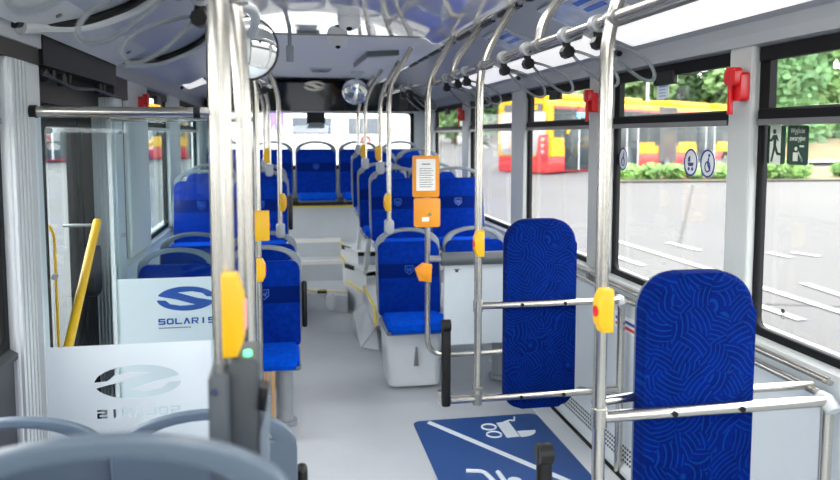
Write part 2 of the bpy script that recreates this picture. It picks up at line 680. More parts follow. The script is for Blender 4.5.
def strip(p, q, w, h=0.012, n=8):
    b = BM()
    p, q = Vector(p), Vector(q)
    t = (q - p).normalized()
    s = Vector((-t.y, t.x)) * w / 2
    A = []
    for i in range(n + 1):
        c = p + (q - p) * i / n
        z = max(gz(*(c + s)), gz(*(c - s))) + h
        A.append((b.verts.new((*(c + s), z)), b.verts.new((*(c - s), z))))
    for i in range(n):
        b.faces.new((A[i][0], A[i][1], A[i + 1][1], A[i + 1][0]))
    return b


LINES = [((5.33, 12.0), (5.6, 8.6), 'long white road line running past the second window from the front'),
         ((6.11, 11.62), (6.22, 10.8), 'short white road dash beyond the long line in the second window'),
         ((4.68, 10.69), (4.77, 9.87), 'short white road dash on the near side of the long line'),
         ((5.54, 8.32), (5.69, 6.2), 'long white road line crossing the frontmost right window'),
         ((4.94, 7.62), (5.01, 6.81), 'short white road dash low in the frontmost right window'),
         ((6.21, 8.35), (6.19, 7.4), 'white road dash at the right edge of the frontmost right window'),
         ((7.15, 10.4), (7.21, 9.95), 'small white road dash high in the frontmost right window, nearer the pillar'),
         ((7.51, 10.31), (7.69, 9.92), 'small white road dash high in the frontmost right window, farther from the pillar')]
for p, q, lab in LINES:
    tag(obj('road_marking', strip(p, q, 0.13), 'line'), lab, 'road marking', 'white road markings on the yard')
bm = strip((12.37, 21.49), (6.2, 11.4), 0.04)
struct('ground_joint', bm, 'crack')
struct('ground_joint', strip((5.01, 7.55), (5.9, 7.2), 0.03), 'crack')
# planted island behind the yard
a, b_, c, d = far(5.8, 24.5), far(19, 24.3), far(24, 30), far(8.5, 31)
bm = BM()
vs0 = []
for i in range(9):
    for j in range(5):
        u, w = i / 8, j / 4
        x = (a[0] * (1 - u) + b_[0] * u) * (1 - w) + (d[0] * (1 - u) + c[0] * u) * w
        y = (a[1] * (1 - u) + b_[1] * u) * (1 - w) + (d[1] * (1 - u) + c[1] * u) * w
        vs0.append(bm.verts.new((x, y, gz(x, y) + 0.03)))
for i in range(8):
    for j in range(4):
        k = i * 5 + j
        bm.faces.new((vs0[k], vs0[k + 1], vs0[k + 6], vs0[k + 5]))
struct('ground_island', bm, 'sand')
struct('ground_kerb', strip(a, b_, 0.3, 0.05), 'kerb')
# sandy bank and path farther off
p0, p1 = far(15.5, 33.5), far(40, 33.5)
struct('ground_path', strip(p0, p1, 3.0, 0.08), 'line')
bm = BM()
q = [far(16, 36), far(50, 36), far(50, 48), far(20, 48)]
zz = [0.55, 0.65, 1.7, 1.5]
f = bm.faces.new([bm.verts.new((x, y, z)) for (x, y), z in zip(q, zz)])
struct('ground_bank', bm, 'sand')


def leaves(bm, c, rx, ry, rz, n, s, hollow=0.55):
    for _ in range(n):
        while True:
            p = Vector((random.uniform(-1, 1), random.uniform(-1, 1), random.uniform(-1, 1)))
            if hollow < p.length < 1:
                break
        p = Vector((c[0] + p.x * rx, c[1] + p.y * ry, c[2] + p.z * rz))
        u = Vector((random.gauss(0, 1), random.gauss(0, 1), random.gauss(0, 1))).normalized()
        w = u.orthogonal().normalized()
        k = s * random.uniform(0.6, 1.3)
        bm.faces.new([bm.verts.new(p + u * k), bm.verts.new(p + w * k * 0.6), bm.verts.new(p - u * k), bm.verts.new(p - w * k * 0.6)])
    return bm


def hedge(p, q, h, w, label):
    p, q = Vector(p), Vector(q)
    mid = (p + q) / 2
    t = Thing('hedge', label, 'hedge', (mid.x, mid.y, gz(*mid)), 'low green hedges on the planted island')
    n = max(4, int((q - p).length / 0.7))
    b = BM()
    for i in range(n + 1):
        c = p + (q - p) * i / n
        zz = gz(*c) + 0.1 + h * 0.42
        leaves(b, (c.x, c.y, zz), w, w, h * random.uniform(0.5, 0.62), 330, 0.13, 0.3)
    t.add('foliage', b, 'hedge', smooth=False)
    b = BM()
    for i in range(n + 1):
        c = p + (q - p) * i / n
        cyl(b, (c.x, c.y, gz(*c)), (c.x, c.y, gz(*c) + h * 0.7), 0.05, 6)
    t.add('stems', b, 'bark')['kind'] = 'stuff'


hedge(far(7.2, 25.5), far(11.0, 25.5), 0.46, 0.45, 'long low hedge in front of the red and yellow articulated bus')
hedge(far(12.0, 25.3), far(12.9, 25.3), 0.55, 0.45, 'short low hedge under the green exit signs in the frontmost right window')
hedge(far(14.6, 25.6), far(15.4, 25.6), 0.45, 0.35, 'small shrub on the sandy island at the right edge of the frontmost window')


def crown(bm, r, h, n):
    for _ in range(n):
        a = random.uniform(0, 2 * math.pi)
        q = random.uniform(0, 0.65) * r
        z = h * random.uniform(0.10, 0.86)
        leaves(bm, (q * math.cos(a), q * math.sin(a), z), r * 0.42, r * 0.42, r * 0.36, 210, 0.34, 0.35)
    return bm


protos = []
for k, (r, h, m) in enumerate(((3.4, 9.5, 'leaf'), (3.8, 8.6, 'leaf2'), (3.2, 10.5, 'leaf'))):
    t = Thing('tree', 'x', 'tree', (0, 0, 0), 'leafy trees beyond the bus yard')
    t.add('crown', crown(BM(), r, h, 21), m, smooth=False)
    b = BM()
    cyl(b, (0, 0, -0.5), (0, 0, h * 0.6), 0.25, 10, 0.14)
    for q in range(4):
        aa = q * 1.7
        cyl(b, (0, 0, h * 0.35), (r * 0.5 * math.cos(aa), r * 0.5 * math.sin(aa), h * 0.6), 0.1, 8, 0.05)
    t.add('trunk', b, 'bark')
    protos.append(t.o)
TREES = [(13.2, 47, 0, 'leafy tree above the bus roof just right of the nearest right pole'),
         (16.6, 50, 1, 'dark leafy tree over the front half of the articulated bus roof'),
         (19.4, 47, 2, 'tall tree rising over the middle yellow roof pod of the bus'),
         (22.6, 48, 1, 'dark tree just left of the window pillar with the front hammer'),
         (24.8, 52, 0, 'tree filling the upper right corner of the second window'),
         (25.6, 49, 2, 'tall tree at the left edge of the frontmost right window'),
         (34.5, 62, 1, 'round tree standing against white sky in the frontmost window'),
         (29.8, 60, 1, 'low dark tree between the two taller trees of the front window'),
         (40.5, 62, 0, 'tree at the far right edge of the frontmost window'),
         (2.8, 62, 0, 'tree seen above the rear right seats through a far window'),
         (6.2, 66, 1, 'dark tree seen behind the white end of the articulated bus'),
         (-5.0, 70, 1, 'tree seen through the rear window beside the white facade')]
used = set()
for rr_, dd_, k, lab in TREES:
    x, y = far(rr_, dd_)
    z = gz(x, y)
    sc_ = 1.0
    if 'round tree' in lab or 'far right edge' in lab:
        sc_ = 0.72
    if 'low dark' in lab:
        sc_ = 0.5
    if k not in used:
        used.add(k)
        o = protos[k]
        o.location = (x, y, z)
        o['label'] = lab
    else:
        o = dup(protos[k], (x, y, z), lab, None, random.uniform(0, 6))
    o.scale = (sc_, sc_, sc_)


# buses: local frame x along the length, y into the body, z up
def bus(loc, ang, L, label, end_white, pods, bellow=None, text=True):
    t = Thing('bus', label, 'bus', (0, 0, 0))
    Wd, H = 2.45, 3.05
    b = BM()
    prism(b, rrect(0, Wd, 0.28, 0.9, 0.05), 0, L, 'x')
    t.add('lower_body', b, 'bus_r')
    b = BM()
    prism(b, rrect(0, Wd, 0.9, H, (0, 0, 0.22, 0.22)), 0, L, 'x')
    body = t.add('upper_body', b, 'bus_y')
    b = BM()
    box(b, 0.32, L - 0.3, -0.02, 0.1, 1.25, 2.72)
    t.add('side_glazing', b, 'bus_g')
    b = BM()
    box(b, 0.32, L - 0.3, -0.025, 0.1, 2.72, 2.82)
    t.add('roof_line', b, 'bus_r', label='red roof line')
    for x0, x1 in ((0.12, 0.95), (2.85, 4.4), (6.45, 7.75), (9.95, 11.6), (13.9, L - 0.2)):
        b = BM()
        box(b, x0, min(x1, L), -0.03, 0.1, 0.9, 1.4 if x0 > 1 else 1.62)
        t.add('side_panel', b, 'bus_y')
    for x0 in (1.05, 1.93, 4.55, 5.45, 11.8, 12.7):
        b = BM()
        box(b, x0, x0 + 0.85, -0.035, 0.05, 0.36, 2.45, 0.03)
        dr = t.add('door', b, 'bus_g')
        b = BM()
        box(b, x0 + 0.84, x0 + 0.9, -0.045, 0.02, 0.36, 2.45)
        t.add('door_edge', b, 'alu', dr)
    b = BM()
    pts = [(1.1 + 0.95 * (1 - math.cos(q)), -0.05, 1.75 + 0.42 * math.sin(q)) for q in [math.pi * k / 12 for k in range(13)]]
    tube(b, pts, 0.07, 8)
    t.add('yellow_arch', b, 'bus_y')
    for x0 in (3.4, 8.9, L - 2.6):
        b = BM()
        cyl(b, (x0, -0.02, 0.45), (x0, 0.3, 0.45), 0.46, 24)
        w = t.add('wheel', b, 'rubber')
        b = BM()
        cyl(b, (x0, -0.04, 0.45), (x0, 0.2, 0.45), 0.24, 16)
        t.add('hub', b, 'steel_d', w)
    for x0, x1 in pods:
        b = BM()
        box(b, x0, x1, 0.25, Wd - 0.25, H - 0.05, H + 0.28, 0.12, 3)
        t.add('roof_pod', b, 'bus_y')
    if bellow:
        b = BM()
        n = 12
        for i in range(n):
            x0 = bellow[0] + (bellow[1] - bellow[0]) * i / n
            x1 = bellow[0] + (bellow[1] - bellow[0]) * (i + 1) / n
            box(b, x0 + 0.02, x1 - 0.02, -0.05, Wd + 0.05, 0.5, 3.0, 0.02, 1)
        t.add('bellows', b, 'bellow')
    # the end face at x = 0
    b = BM()
    prism(b, rrect(0.14, Wd - 0.14, 0.95, 2.6, 0.12), -0.03, 0.05, 'x', 0.02)
    t.add('end_panel', b, 'bus_w' if end_white else 'bus_g')
    b = BM()
    prism(b, rrect(0.3, Wd - 0.3, 2.62, 2.9, 0.05), -0.035, 0.05, 'x')
    dd = t.add('display', b, 'darkglass')
    b = BM()
    prism(b, rrect(0.5, 1.2, 2.68, 2.84, 0.02), -0.042, 0.0, 'x')
    t.add('lit_digits', b, 'bus_y', dd)
    b = BM()
    prism(b, [(0, 0.85), (0.55, 0.85), (0.42, 1.7), (0.0, 1.75)], -0.045, 0.02, 'x')
    t.add('corner_panel', b, 'bus_r')
    for z in (1.0, 1.24, 1.48):
        b = BM()
        box(b, -0.06, 0.0, 0.18, 0.32, z, z + 0.14, 0.02)
        t.add('light', b, 'bus_w')
    if text:
        b = text_bm('SPC.com', 0.34, 1.3, 0.01)
        move(b, (3.4, -0.035, 2.56))
        t.add('lettering', b, 'paper')
        b = BM()
        prism(b, [(1.75, 2.42), (2.3, 2.42), (2.3, 2.62), (1.75, 2.62)], -0.04, 0.0)
        e = t.add('emblem', b, 'cyan')
        b = BM()
        prism(b, [(1.75, 2.6), (2.35, 2.6), (2.1, 2.74), (1.9, 2.7), (1.9, 2.84), (1.82, 2.7)], -0.045, 0.0)
        t.add('roof_mark', b, 'bus_r', e)
    t.o.location = loc
    t.o.rotation_euler = (0, 0, ang)
    return t


bus((9.4, 26.57, 0.04), math.radians(33), 17.5, 'red and yellow articulated bus with white end parked across the yard', True,
    ((0.6, 3.6), (5.0, 7.2), (9.6, 13.6), (14.4, 16.5)), (8.15, 9.75))
bus((-15.5, 33.6, 0.30), math.radians(30), 12.0, 'yellow and red bus with dark windows seen through the left door', False, ((2, 5),), None, False)


def facade(x0, x1, y, z1, m, rows, cols, label, name='building', dirv=None):
    t = Thing(name, label, 'building', (x0, y, 0.2))
    b = BM()
    box(b, x0, x1, y, y + 6, -0.2, z1)
    t.add('wall', b, m)
    b = BM()
    box(b, x0 - 0.15, x1 + 0.15, y - 0.15, y + 6.1, z1, z1 + 0.25)
    t.add('parapet', b, 'kerb')
    for (zz, hh) in rows:
        for (xa, wd) in cols:
            b = BM()
            box(b, xa, xa + wd, y - 0.05, y + 0.1, zz, zz + hh)
            wn = t.add('window', b, 'sticker')
            b = BM()
            n = max(1, int(wd / 0.9))
            for q in range(n):
                box(b, xa + 0.06 + q * (wd - 0.06) / n, xa + (q + 1) * (wd - 0.06) / n, y - 0.07, y, zz + 0.07, zz + hh - 0.07)
            t.add('pane', b, 'b_win', wn)
    return t


hall = facade(-2.6, 3.4, 19, 3.3, 'b_wall', ((1.7, 0.55), (2.45, 0.55)), ((-0.2, 1.1), (1.2, 0.9)),
              'white rendered hall seen through the rear window')
b = BM()
prism(b, rrect(-0.75, -0.35, 1.9, 2.6, 0.18), 18.9, 19.0)
tag(obj('wall_plaque', b, mat('violet_sign', rgb(120, 96, 190), 0.5), None, None), 'small violet plaque on the white hall behind the rear window', 'sign')
for xx, lab in ((1.55, 'round red sign on a post, nearer the middle of the rear window'), (2.75, 'round red sign on a post, nearer the rear window right edge')):
    t = Thing('road_sign', lab, 'sign', (xx, 17.5, gz(xx, 17.5)), 'red round signs behind the rear window')
    b = BM()
    cyl(b, (xx, 17.5, gz(xx, 17.5)), (xx, 17.5, 1.7), 0.04, 10)
    t.add('post', b, 'steel_d')
    b = BM()
    cyl(b, (xx, 17.44, 1.62), (xx, 17.48, 1.62), 0.12, 24)
    pl = t.add('disc', b, 'red')
    b = BM()
    cyl(b, (xx, 17.42, 1.6), (xx, 17.445, 1.6), 0.06, 20)
    t.add('white_centre', b, 'sticker', pl)
x, y = far(12.5, 64)
facade(x - 6, x + 3, y, 7.2, 'b_tan', ((2.2, 1.3),), ((x - 5, 2.0), (x - 1.5, 2.0)), 'tan rendered building behind the articulated bus')
facade(-34, -14, 46, 3.6, 'b_wall', ((1.2, 1.4),), ((-32, 4), (-26, 4), (-20, 4)), 'long white depot building far beyond the left door')
t = Thing('lamp_post', 'thin pale lamp post standing among trees in the second window', 'lamp post', (*far(13.4, 44), gz(*far(13.4, 44))))
x, y = far(13.4, 44)
b = BM()
cyl(b, (x, y, gz(x, y)), (x, y, 9.0), 0.09, 10, 0.06)
t.add('mast', b, 'alu')
b = BM()
tube(b, [(x, y, 8.9), (x, y, 9.3), (x + 0.9, y, 9.4)], 0.04, 8, 0.2)
t.add('lamp_arm', b, 'alu')

# ================================================================== THE BUS BODY
CX = 0.08                    # middle of the saloon
XR, XL = 1.38, -1.22         # inner faces of the pillars
Y0, Y1 = -2.6, 8.75
ZS, ZT, ZH = 1.0, 1.795, 2.05    # sill, transom, window head


def mx(x, s):
    return x if s > 0 else 2 * CX - x


# floor
bm = BM()
box(bm, -1.42, 1.5, Y0, Y1, -0.12, 0.0)
struct('floor', bm, 'floor')
bm = BM()
box(bm, 1.21, 1.325, 1.0, 5.4, 0.0, 0.004)
struct('floor_margin', bm, 'floor2')
bm = BM()
box(bm, 1.325, 1.345, 1.0, 5.4, 0.0, 0.012)
struct('trim_1', bm, 'rubber')

# ceiling: profile swept along the bus
half = [(0.0, 2.37), (0.50, 2.37), (0.545, 2.355), (0.58, 2.33), (0.66, 2.325), (0.685, 2.335)]
coveP = [(0.705, 2.335), (0.72, 2.35), (0.80, 2.335), (1.06, 2.22), (1.17, 2.165), (1.26, 2.15), (1.285, 2.13), (1.295, 2.05), (1.34, 2.04)]


def sweep(bm, prof, y0, y1, th=0.05):
    a = [bm.verts.new((x, y0, z)) for x, z in prof]
    b = [bm.verts.new((x, y1, z)) for x, z in prof]
    a2 = [bm.verts.new((x, y0, z + th)) for x, z in prof]
    b2 = [bm.verts.new((x, y1, z + th)) for x, z in prof]
    n = len(prof)
    for i in range(n - 1):
        bm.faces.new((a[i], a[i + 1], b[i + 1], b[i]))
        bm.faces.new((a2[i], b2[i], b2[i + 1], a2[i + 1]))
    bm.faces.new((a[0], b[0], b2[0], a2[0]))
    bm.faces.new((a[-1], a2[-1], b2[-1], b[-1]))
    for p, q in ((a, a2), (b, b2)):
        for i in range(n - 1):
            bm.faces.new((p[i], p[i + 1], q[i + 1], q[i]))
    return bm


full = [(CX - x, z) for x, z in half[::-1]] + [(CX + x, z) for x, z in half[1:]]
ce = Thing('ceiling', None, None, (0, 0, 2.37))
ce.o['kind'] = 'structure'
ce.add('front_panel', sweep(BM(), full, Y0, 4.86), 'ceil')
ce.add('rear_panel', sweep(BM(), full, 4.875, Y1), 'ceil2')
bm = BM()
box(bm, CX - 0.5, CX + 0.5, 4.855, 4.88, 2.366, 2.372)
ce.add('seam', bm, 'steel_d')
for s, nm in ((1, 'ceiling_cove'), (-1, 'ceiling_cove')):
    y0 = Y0
    struct(nm, sweep(BM(), [(CX + s * x, z) for x, z in coveP], y0, Y1), 'cove', True)
# air slots along the right roof beam
for s in (1,):
    bm = BM()
    box(bm, CX + s * 0.688, CX + s * 0.703, 0.5, 6.4, 2.325, 2.345)
    vt = struct('trim_2', bm, 'steel_d')
    k = 0
    y = 0.6
    bm = BM()
    while y < 6.3:
        for q in range(8):
            box(bm, CX + 0.684, CX + 0.712, y + q * 0.043, y + q * 0.043 + 0.03, 2.318, 2.334)
        y += 0.46
    o = obj('air_slots', bm, 'black', vt, None, False)

# rear wall, rear window
rw = Thing('wall_rear', None, None, (CX, Y1, 0))
rw.o['kind'] = 'structure'
bm = BM()
box(bm, -1.34, 1.5, Y1, Y1 + 0.08, -0.12, 1.35)
rw.add('lower_panel', bm, 'white')
bm = BM()
box(bm, -1.34, 1.5, Y1, Y1 + 0.08, 2.0, 2.45)
rw.add('upper_panel', bm, 'black')
for x0, x1 in ((-1.34, -0.98), (1.18, 1.5)):
    bm = BM()
    box(bm, x0, x1, Y1, Y1 + 0.08, 1.35, 2.0)
    rw.add('side_panel', bm, 'white')
wn = Thing('window_1', None, None, (CX, Y1, 1.35))
wn.o['kind'] = 'structure'
bm = shape2d([rrect(-1.0, 1.2, 1.33, 2.02, 0.05), rrect(-0.96, 1.16, 1.38, 1.985, 0.05)], 0.05)
move(bm, (0, Y1 - 0.01, 0))
wn.add('window_frame', bm, 'rubber')
bm = BM()
box(bm, -0.97, 1.17, Y1 + 0.02, Y1 + 0.026, 1.37, 2.0)
wn.add('glass', bm, 'glass')

fw = Thing('wall_front_added', None, None, (CX, Y0, 0))  # unseen wall added to keep the bright sky out of the pole reflections
fw.o['kind'] = 'structure'
for x0, x1, z0, z1 in ((-1.34, 1.5, -0.12, 1.1), (-1.34, 1.5, 2.0, 2.45), (-1.34, -0.7, 1.1, 2.0), (0.9, 1.5, 1.1, 2.0)):
    bm = BM()
    box(bm, x0, x1, Y0 - 0.08, Y0, z0, z1)
    fw.add('panel', bm, 'pillar', smooth=False)
# side walls
PR = [(-2.6, -2.4), (-0.30, -0.08), (1.06, 1.26), (2.47, 2.62), (3.69, 3.96), (5.12, 5.42), (6.78, 7.02), (8.46, 8.75)]
wr = Thing('wall_right', None, None, (1.42, 3, 0))
wr.o['kind'] = 'structure'
bm = BM()
box(bm, 1.40, 1.5, Y0, Y1, -0.12, ZS - 0.05)
wr.add('lower_panel', bm, 'white')
bm = BM()
prism(bm, [(1.40, ZS - 0.05), (1.385, ZS - 0.05), (1.385, ZS - 0.03), (1.435, ZS), (1.5, ZS), (1.5, ZS - 0.05)], Y0, Y1, 'y')
wr.add('sill', bm, 'pillar')
bm = BM()
box(bm, 1.37, 1.5, Y0, Y1, ZH, 2.45)
wr.add('head_panel', bm, 'cove')
wl = Thing('wall_left', None, None, (-1.26, 3, 0))
wl.o['kind'] = 'structure'
for y0, y1 in ((Y0, 3.06), (4.30, Y1)):
    bm = BM()
    box(bm, -1.34, -1.24, y0, y1, -0.12, ZS - 0.05)
    wl.add('lower_panel', bm, 'white' if y0 > 0 else 'slate')
    bm = BM()
    prism(bm, [(-1.24, ZS - 0.05), (-1.225, ZS - 0.05), (-1.225, ZS - 0.03), (-1.275, ZS), (-1.34, ZS), (-1.34, ZS - 0.05)], y0, y1, 'y')
    wl.add('sill', bm, 'pillar' if y0 > 0 else 'slate')
bm = BM()
box(bm, -1.34, -1.21, Y0, Y1, ZH, 2.45)
wl.add('head_panel', bm, 'cove')


def pillar(n, s, y0, y1, ribs=False, z0=None):
    bm = BM()
    xi = XR if s > 0 else XL
    box(bm, min(xi, xi + s * 0.045), max(xi, xi + s * 0.045), y0, y1, ZS - 0.02 if z0 is None else z0, ZH + 0.02, 0.012, 2)
    if ribs:
        y = y0 + 0.015
        while y < y1 - 0.07:
            box(bm, min(xi, xi - s * 0.008), max(xi, xi - s * 0.008), y, y + 0.018, z0, ZH - 0.1)
            y += 0.03
    return struct('trim_%d' % n, bm, 'pillar' if not ribs else 'alu')


tn = 3
for y0, y1 in PR:
    pillar(tn, 1, y0, y1)
    tn += 1
PL = [(-2.6, -2.4), (-0.9, -0.7), (0.6, 0.8), (4.66, 5.30), (6.25, 6.85), (8.3, 8.75)]
for y0, y1 in PL:
    pillar(tn, -1, y0, y1)
    tn += 1


def window(n, s, y0, y1, trans=True):
    xg = (XR + 0.06) if s > 0 else (XL - 0.06)
    t = Thing('window_%d' % n, None, None, (xg, (y0 + y1) / 2, ZS))
    t.o['kind'] = 'structure'
    d = 0.012
    bm = shape2d([rrect(y0 - 0.02, y1 + 0.02, ZS - 0.02, ZH + 0.02, 0.0), rrect(y0 + d, y1 - d, ZS + 0.012, ZH - 0.03, 0.035)], 0.035)
    move(bm, (xg - s * 0.012, 0, 0), Matrix.Rotation(math.pi / 2, 3, 'Z'))
    t.add('window_frame', bm, 'rubber', smooth=False)
    bm = BM()
    box(bm, xg + s * 0.006, xg + s * 0.012, y0, y1, ZS, ZH)
    t.add('glass', bm, 'glass', smooth=False)
    if trans:
        bm = BM()
        box(bm, xg - 0.025 - s * 0.02, xg + 0.02, y0 + 0.01, y1 - 0.01, ZT - 0.03, ZT + 0.025, 0.008, 1)
        tb = t.add('transom_bar', bm, 'rubber')
        bm = BM()
        box(bm, xg - s * 0.046 - 0.004, xg - s * 0.046 + 0.004, y0 + 0.02, y1 - 0.02, ZT - 0.036, ZT - 0.014)
        t.add('transom_lip', bm, 'steel_d', tb)
        for ya, yb in ((y0 + 0.002, y0 + 0.045), (y1 - 0.055, y1 - 0.002)):
            bm = BM()
            box(bm, xg - 0.004 - s * 0.024, xg + 0.006 - s * 0.006, ya, yb, ZT, ZH - 0.03)
            t.add('vent_frame', bm, 'rubber')
        bm = BM()
        box(bm, xg - s * 0.03 - 0.012, xg - s * 0.03 + 0.012, y0 + d, y1 - d, ZH - 0.06, ZH - 0.01)
        t.add('vent_rail', bm, 'rubber')
        ym = (y0 + y1) / 2
        bm = BM()
        box(bm, xg - s * 0.05 - 0.014, xg - s * 0.05 + 0.014, ym - 0.12, ym + 0.06, ZH - 0.1, ZH - 0.04, 0.006, 1)
        t.add('vent_latch', bm, 'black')
    return t


k = 2
for (a0, a1), (b0, b1) in zip(PR[:-1], PR[1:]):
    window(k, 1, a1, b0)
    k += 1
for y0, y1 in ((-2.4, -0.9), (-0.7, 0.6), (0.8, 2.7)):
    window(k, -1, y0, y1, True)
    k += 1
for y0, y1 in ((4.50, 4.66), (5.30, 6.25), (6.85, 8.3)):
    window(k, -1, y0, y1, y0 > 5)
    k += 1

# ---- the left middle door between two ribbed columns
bm = BM()
box(bm, -1.33, XL, 2.72, 3.06, 0.0, 1.99, 0.01, 2)
y = 2.73
while y < 2.89:
    box(bm, XL, XL + 0.01, y, y + 0.022, 0.0, 1.985)
    y += 0.036
struct('trim_%d' % tn, bm, 'alu')
tn += 1
bm = BM()
box(bm, -1.40, XL, 4.30, 4.50, 0.0, 1.93, 0.008, 2)
x = -1.375
while x < -1.24:
    box(bm, x, x + 0.01, 4.292, 4.302, 0.0, 1.93)
    x += 0.018
struct('trim_%d' % tn, bm, 'alu')
tn += 1
bm = BM()
box(bm, -1.34, XL, 4.30, 4.66, 1.93, 2.06)
box(bm, -1.34, XL + 0.0, 2.55, 3.06, 1.99, 2.10)
struct('trim_%d' % tn, bm, mat('dark_grey_cover', rgb(46, 45, 43), 0.6))
tn += 1
# door gear box above the opening
bm = BM()
box(bm, -1.34, -1.205, 3.06, 4.30, 1.99, 2.118)
box(bm, -1.40, -1.30, 3.06, 4.30, 1.86, 2.0)
dh = struct('trim_%d' % tn, bm, 'black')
tn += 1
bm = BM()
for yy in (3.15, 3.38, 4.0):
    box(bm, -1.25, -1.22, yy, yy + 0.04, 1.93, 1.985, 0.006, 1)
    cyl(bm, (-1.225, yy + 0.1, 1.95), (-1.225, yy + 0.1, 1.985), 0.008, 8)
tube(bm, [(-1.21, 3.05, 1.96), (-1.19, 3.4, 1.92), (-1.22, 3.9, 1.95), (-1.2, 4.25, 1.93)], 0.008, 6, 0.1)
obj('door_gear', bm, mat('dark_gear_metal', rgb(52, 54, 56), 0.4, 0.6), dh, None)
dr = Thing('door_1', None, None, (-1.3, 3.65, 0))
dr.o['kind'] = 'structure'
for (y0, y1, fa, fb) in ((3.07, 4.0, 0.42, 0.02), (4.01, 4.29, 0.04, 0.2)):
    bm = shape2d([rrect(y0, y1, 0.02, 1.88, 0.02), rrect(y0 + fa, y1 - fb, 0.16, 1.76, 0.025)], 0.05)
    move(bm, (-1.365, 0, 0), Matrix.Rotation(math.pi / 2, 3, 'Z'))
    lf = dr.add('door_leaf', bm, 'rubber', smooth=False)
    bm = BM()
    box(bm, -1.368, -1.362, y0 + fa - 0.02, y1 - fb + 0.02, 0.14, 1.78)
    dr.add('glass', bm, 'glass', lf, False)
bm = BM()
tube(bm, [(-1.20, 3.76, 1.312), (-1.20, 3.10, 0.753)], 0.0195, 12, 0)
hd = dr.add('handle', bm, 'yellow', label='yellow slanted grab handle')
bm = BM()
for yy, zz in ((3.74, 1.295), (3.12, 0.77)):
    cyl(bm, (-1.35, yy, zz), (-1.20, yy, zz), 0.008, 8)
dr.add('handle_stub', bm, 'steel_d', hd)
bm = BM()
tube(bm, [(-1.345, 3.52, 1.32), (-1.32, 3.50, 1.28), (-1.32, 3.50, 0.58), (-1.345, 3.52, 0.55)], 0.007, 10, 0.03)
dr.add('handle', bm, 'yellow', label='thin yellow edge grip')
bm = BM()
prism(bm, rrect(4.03, 4.2, 0.88, 1.14, 0.05), -1.34, -1.29, 'x', 0.01)
dr.add('lock_cover', bm, 'black')
bm = BM()
box(bm, -1.34, -1.32, 3.3, 3.36, 0.70, 0.90)
dr.add('hinge_cover', bm, 'alu')

# ---- curved lamp trim and flap in the left roof cove
t = Thing('ceiling_flap', 'long grey ceiling flap with raised edge over the left door', 'ceiling flap', (-0.95, 3.4, 2.1))
bm = BM()
prism(bm, [(-1.21, 2.125), (-1.195, 2.10), (-0.98, 2.225), (-0.995, 2.25)], 2.4, 4.3, 'y')
fl = t.add('flap', bm, 'pillar')
bm = BM()
box(bm, -1.215, -1.195, 2.4, 4.3, 2.118, 2.135, 0.004, 1)
t.add('white_edge', bm, 'white', fl)
for yy in (2.9, 3.6, 4.1):
    bm = BM()
    cyl(bm, (-1.10, yy, 2.155), (-1.096, yy, 2.148), 0.012, 12)
    t.add('screw', bm, 'steel_d', fl)
for pts, lab in (([(-1.207, 2.789, 2.112), (-1.184, 2.98, 2.143), (-1.097, 3.102, 2.160), (-1.039, 3.166, 2.187), (-0.969, 3.196, 2.221), (-0.911, 3.197, 2.246), (-0.80, 3.12, 2.296), (-0.70, 2.95, 2.338), (-0.64, 2.7, 2.325)], 'large curved grey ceiling moulding with black seal at the upper left'),
                 ([(-1.191, 4.339, 2.139), (-1.126, 4.559, 2.155), (-1.047, 4.72, 2.183), (-0.904, 4.77, 2.250), (-0.803, 4.699, 2.294), (-0.751, 4.595, 2.318), (-0.68, 4.4, 2.338), (-0.62, 4.1, 2.325)], 'smaller curved grey ceiling moulding beyond the large one, above the door')):
    t = Thing('ceiling_moulding', lab, 'ceiling moulding', pts[4], 'curved ceiling mouldings on the left')
    bm = BM()
    tube(bm, fillet([(p[0] + 0.008, p[1], p[2] - 0.016) for p in pts], 0.2, 4), 0.028, 10, 0, False)
    rg = t.add('moulding', bm, 'pillar')
    bm = BM()
    tube(bm, fillet([(p[0] + 0.006, p[1] - 0.045, p[2] - 0.012) for p in pts], 0.2, 4), 0.016, 8, 0, False)
    t.add('dark_seal', bm, 'black', rg)

# ---- lamps: out-of-view ceiling pair added as fill light, then the cove strips
for i, (x, lab) in enumerate(((CX + 0.32, 'long ceiling lamp added out of view over the right side near the front'), (CX - 0.32, 'long ceiling lamp added out of view over the left side near the front'))):
    t = Thing('added_ceiling_light', lab, 'ceiling light', (x, -0.5, 2.36), 'added unseen ceiling lamps at the front of the saloon')
    bm = BM()
    box(bm, x - 0.09, x + 0.09, -1.4, 3.25, 2.352, 2.37, 0.004, 1)
    hs = t.add('housing', bm, 'pillar')
    bm = BM()
    box(bm, x - 0.07, x + 0.07, -1.36, 3.21, 2.345, 2.353)
    t.add('diffuser', bm, 'led', hs)


def on_cove(x):
    px = abs(x - CX)
    for (xa, za), (xb, zb) in zip(coveP[:-1], coveP[1:]):
        if xa <= px <= xb:
            return za + (zb - za) * (px - xa) / (xb - xa)
    return 2.1


def cove_panel(bm, xa, xb, y0, y1, lift, th):
    za, zb = on_cove(xa), on_cove(xb)
    n = Vector((-(zb - za), 0, (xb - xa))).normalized()
    if n.z > 0:
        n = -n
    A = [Vector((xa, y0, za)), Vector((xb, y0, zb)), Vector((xb, y1, zb)), Vector((xa, y1, za))]
    lo = [bm.verts.new(p + n * lift) for p in A]
    hi = [bm.verts.new(p + n * (lift + th)) for p in A]
    bm.faces.new(lo)
    bm.faces.new(hi[::-1])
    for i in range(4):
        bm.faces.new((lo[i], hi[i], hi[(i + 1) % 4], lo[(i + 1) % 4]))
    return bm


